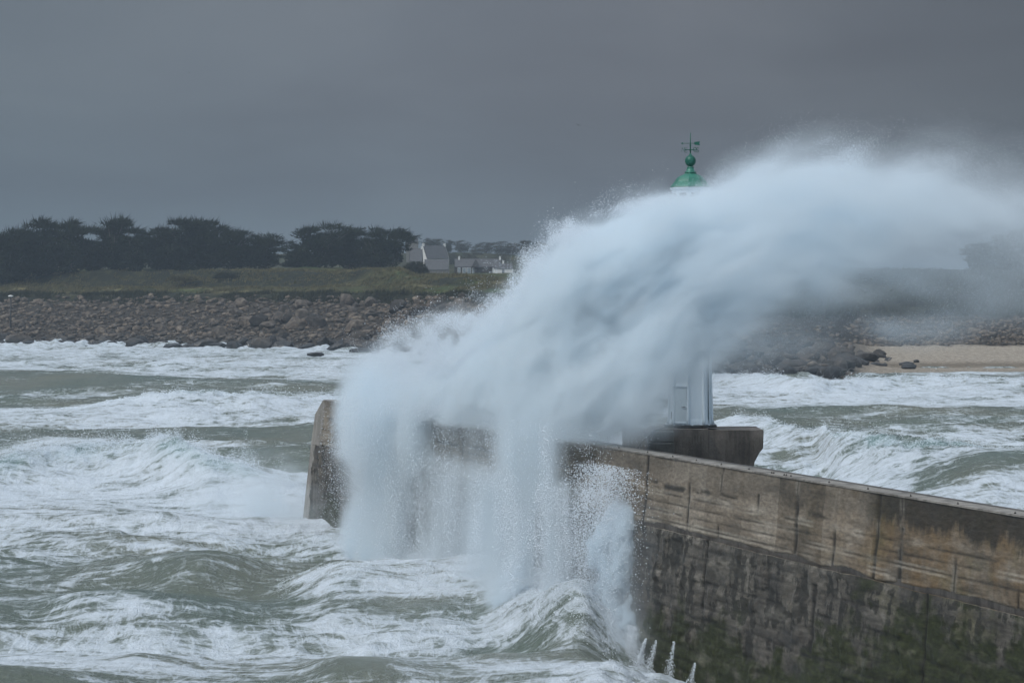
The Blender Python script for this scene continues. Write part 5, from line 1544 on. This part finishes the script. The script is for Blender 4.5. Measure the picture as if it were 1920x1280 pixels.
# n axis in local coordinates: WN relative to rotated y axis
ysign = 1 if (-math.sin(ang_) * WN[0] + math.cos(ang_) * WN[1]) > 0 else -1
if ysign > 0: cv = fog_object('water_sheet', np.ascontiguousarray(dn), (S0, N0_, Z0_), (S1, N1_, Z1_), mcur, curt)
else: cv = fog_object('water_sheet', vol, (S0, -N1_, Z0_), (S1, -N0_, Z1_), mcur, curt)
cv['kind'] = 'stuff'
def sn_local(s, n, z): return np.stack([s, ysign * n, z], -1)
K = 420000
s_ = rgd.uniform(2, 84, K); z_ = rgd.uniform(-.5, 11, K)
ss = rgd.random(K)
dd = np.interp(s_, [8, 14, 20, 30, 48, 60, 66, 71, 74], [.04, .22, .8, .8, .6, 1, 1, .6, .0]) * np.clip(.22 + 2.4 * fbm((s_ - .1 * (8 - z_)) / .8, z_ / 4.5, octv=4), 0, 1.5)
dd = np.where(z_ > 8.0, dd * np.interp(s_, [34, 35, 52, 64, 66, 90], [1, .25, .4, .5, .12, .05]), dd)
k = ss < dd
n_off = np.interp(s_, [-1, 6, 14, 25, 34, 46, 56, 62, 70, 78, 84, 90], [.6, 1.6, 3.4, 4.3, 3.6, 3.2, 3.8, 3.8, 3.2, 2.2, 1.6, 1.3]) * rgd.uniform(.4, 1.35, K) + .2
drops('falling_drops', sn_local(s_[k] + 2.4 * n_off[k], n_off[k], z_[k]), rgd.gamma(3, .0030, k.sum()) + .005, curt)

# ---- smaller burst climbing the wall nearer the camera
bx = empty('wall_splash', (float(P0[0]), float(P0[1]), 0)); bx.rotation_euler = (0, 0, ang_)
tag(bx, 'smaller white burst climbing the wall in front of the main plume', 'splash', kind='stuff')
S0b, S1b, N1b, Z0b, Z1b = 68.0, 86.0, 6.5, -2.2, 9.0
q1, q2, q3 = int((S1b - S0b) / .14), int(N1b / .08), int((Z1b - Z0b) / .08)
S4, N4, Z4 = np.meshgrid(np.linspace(S0b, S1b, q1, dtype=np.float32), np.linspace(.05, N1b, q2, dtype=np.float32), np.linspace(Z0b, Z1b, q3, dtype=np.float32), indexing='ij')
cS = 73.2 + .05 * (Z4 - 2); wS = curve([-2, 0, 1.5, 3, 5, 6.4, 7.5], [5.5, 4.6, 3.2, 2.6, 2.4, 1.7, .8], Z4)
wN = curve([-2, 0, .6, 1.6, 2.6, 4.5, 6.0, 7.3], [3.0, 3.2, 2.8, 1.5, 1.3, 1.6, 1.1, .3], Z4)
a1 = fbm(S4 / 1.4, N4 / 1.0, Z4 / 1.5, octv=4, gain=.6); a2 = fbm(S4 / .5 + 5, N4 / .4, Z4 / .7, octv=3, gain=.6)
rr_ = np.sqrt(((S4 - cS) / wS) ** 2 + (N4 / wN) ** 2) + .75 * a1 + .30 * a2
db = 16.0 * sstep(1.0, .78, rr_) * np.clip(1 + 1.5 * a2, .1, None) * sstep(7.6, 5.2, Z4 + 1.2 * a1) 
db += .15 * sstep(1.9, .8, rr_) * sstep(8.8, 5, Z4)
db[db < .02] = 0; db[:2] = 0; db[-2:] = 0; db[:, -2:] = 0
if ysign > 0: bo = fog_object('splash_body', db, (S0b, .05, Z0b), (S1b, N1b, Z1b), mfog, bx)
else: bo = fog_object('splash_body', np.ascontiguousarray(db[:, ::-1]), (S0b, -N1b, Z0b), (S1b, -.05, Z1b), mfog, bx)
bo['kind'] = 'stuff'
K = 40000
z_ = rgd.uniform(-1, 8.8, K); zc = np.clip((z_ + 1) / 9.8, 0, 1)
s_ = 72.8 + rgd.normal(0, 1, K) * np.interp(z_, [-1, 1, 6, 9], [3.0, 1.9, 1.9, 2.4]); n_ = np.abs(rgd.normal(0, 1, K)) * np.interp(z_, [-1, 1, 3, 6, 9], [2.3, 1.6, 1.0, 1.2, .9]) + .1
drops('splash_drops', sn_local(s_, n_, z_), rgd.gamma(3, .0032, K) + .005, bx)
# thin jets spurting up the wall at the lower right
jt = empty('thin_water_jets', (float(P0[0]), float(P0[1]), 0)); jt.rotation_euler = (0, 0, ang_)
tag(jt, 'thin white jets spurting up the dark foot of the wall', 'splash', kind='stuff')
PJ = []; RJ = []
for sj, hj, kk in [(q_[0], q_[1], q_[2] * 3) for q_ in ((81.9, .7, 700), (84.9, .95, 600), (87.9, .3, 500), (79.2, 1.0, 2600), (80.3, .6, 1600))]:
    hz_ = rgd.random(kk) ** 1.9 * (hj + 1.6) - 1.6
    up_ = np.clip(1 - (hz_ + 1.6) / (hj + 1.6), 0, 1); wdt = (.04 + .50 * up_ ** 1.2) * (1 + .5 * np.sin(hz_ * 5 + sj)) + (0.5 if sj < 80 else 0)
    PJ.append(np.stack([sj + (hz_ + 1.5) * (.10 + .25 * math.sin(sj * 3)) + rgd.normal(0, 1, kk) * wdt * .8, ysign * (1.45 - .09 * hz_ + np.abs(rgd.normal(0, 1, kk)) * (.03 + .26 * up_)), hz_], -1)); RJ.append(rgd.gamma(3, .0022, kk) + .004)
drops('jet_drops', np.concatenate(PJ), np.concatenate(RJ), jt)

# ---- drops thrown up along the tumbling crests
PC = []
for bi, k_n, hgt_ in ((6, 9000, .35), (2, 26000, .75), (1, 9000, .6), (4, 12000, .6), (3, 9000, .7)):
    pts, wf, wb, fa_, re_, bk_ = BRK[bi]
    p_ = np.array(pts, float)
    c_ = rgd.uniform(max(p_[0, 0], -60), min(p_[-1, 0], 1980), k_n)
    D_ = np.interp(c_, p_[:, 0], (HC - p_[:, 2]) * F / (p_[:, 1] - HZ)); 
    D_ = D_ + rgd.normal(0, .35, k_n) * wf * .5
    X_ = (c_ - 960) / F * D_
    hgt0 = sea_height(X_.astype(np.float32), D_.astype(np.float32), c_.astype(np.float32))[0]
    cl_ = np.clip(.35 + 1.8 * fbm(X_ / 1.6, D_ / 9, octv=3), 0, 1.6)
    z_ = hgt0 + rgd.exponential(1.0, k_n) * hgt_ * cl_ * sstep(.8, 3, np.interp(c_, p_[:, 0], p_[:, 2])) 
    PC.append(np.stack([X_, D_, z_], -1))
PC = np.concatenate(PC)
cs = drops('crest_spray', PC, rgd.gamma(3, .0045, len(PC)) * (PC[:, 1] / 260) + .004, None)
tag(cs, 'fine drops torn off the foaming crests of the breakers', 'spray', kind='stuff')

# ---- low drifting mist over the water left of the wall head
Xm, Ym, Zm = np.meshgrid(np.linspace(-30, -6, 160, dtype=np.float32), np.linspace(196, 262, 90, dtype=np.float32), np.linspace(-.5, 5.5, 50, dtype=np.float32), indexing='ij')
cm = Xm / Ym * F + 960
g_ = np.exp(-((cm - 490) / 95) ** 2 - ((Ym - 226 + (cm - 490) * .10) / 13) ** 2) * np.exp(-np.clip(Zm - .2, 0, None) / (1.1 + .9 * sstep(380, 560, cm)))
lm = .20 * g_ * np.clip(1 + 3.4 * fbm(Xm / 3, Ym / 7, Zm / 1.5, octv=4), .05, None)
lm[lm < .01] = 0; lm[:2] = 0; lm[-2:] = 0; lm[:, :2] = 0; lm[:, -2:] = 0; lm[:, :, -2:] = 0
lo_m = fog_object('low_mist', lm, (-30, 196, -.5), (-6, 262, 5.5), mfog)
tag(lo_m, 'low veil of mist drifting on the foam left of the wall head', 'mist', kind='stuff')

# ================================================================== HAZE
hb = BM(); hb.box((0, 4900, 0), (11000, 10000, 2.0)); 
for v in hb.b.verts: v.co.z = -8.0 if v.co.z < 0 else 130.0
mh, t, o = mat_new('sea_air')
v = t.nodes.new('ShaderNodeVolumePrincipled'); v.inputs['Color'].default_value = (.56, .66, .76, 1)
v.inputs['Density'].default_value = 0.00015; v.inputs['Anisotropy'].default_value = 0.2
t.links.new(v.outputs[0], o.inputs['Volume'])
hz = hb.build('haze', mh); tag(hz, 'thin grey sea air fading the far shore', 'haze', kind='stuff')
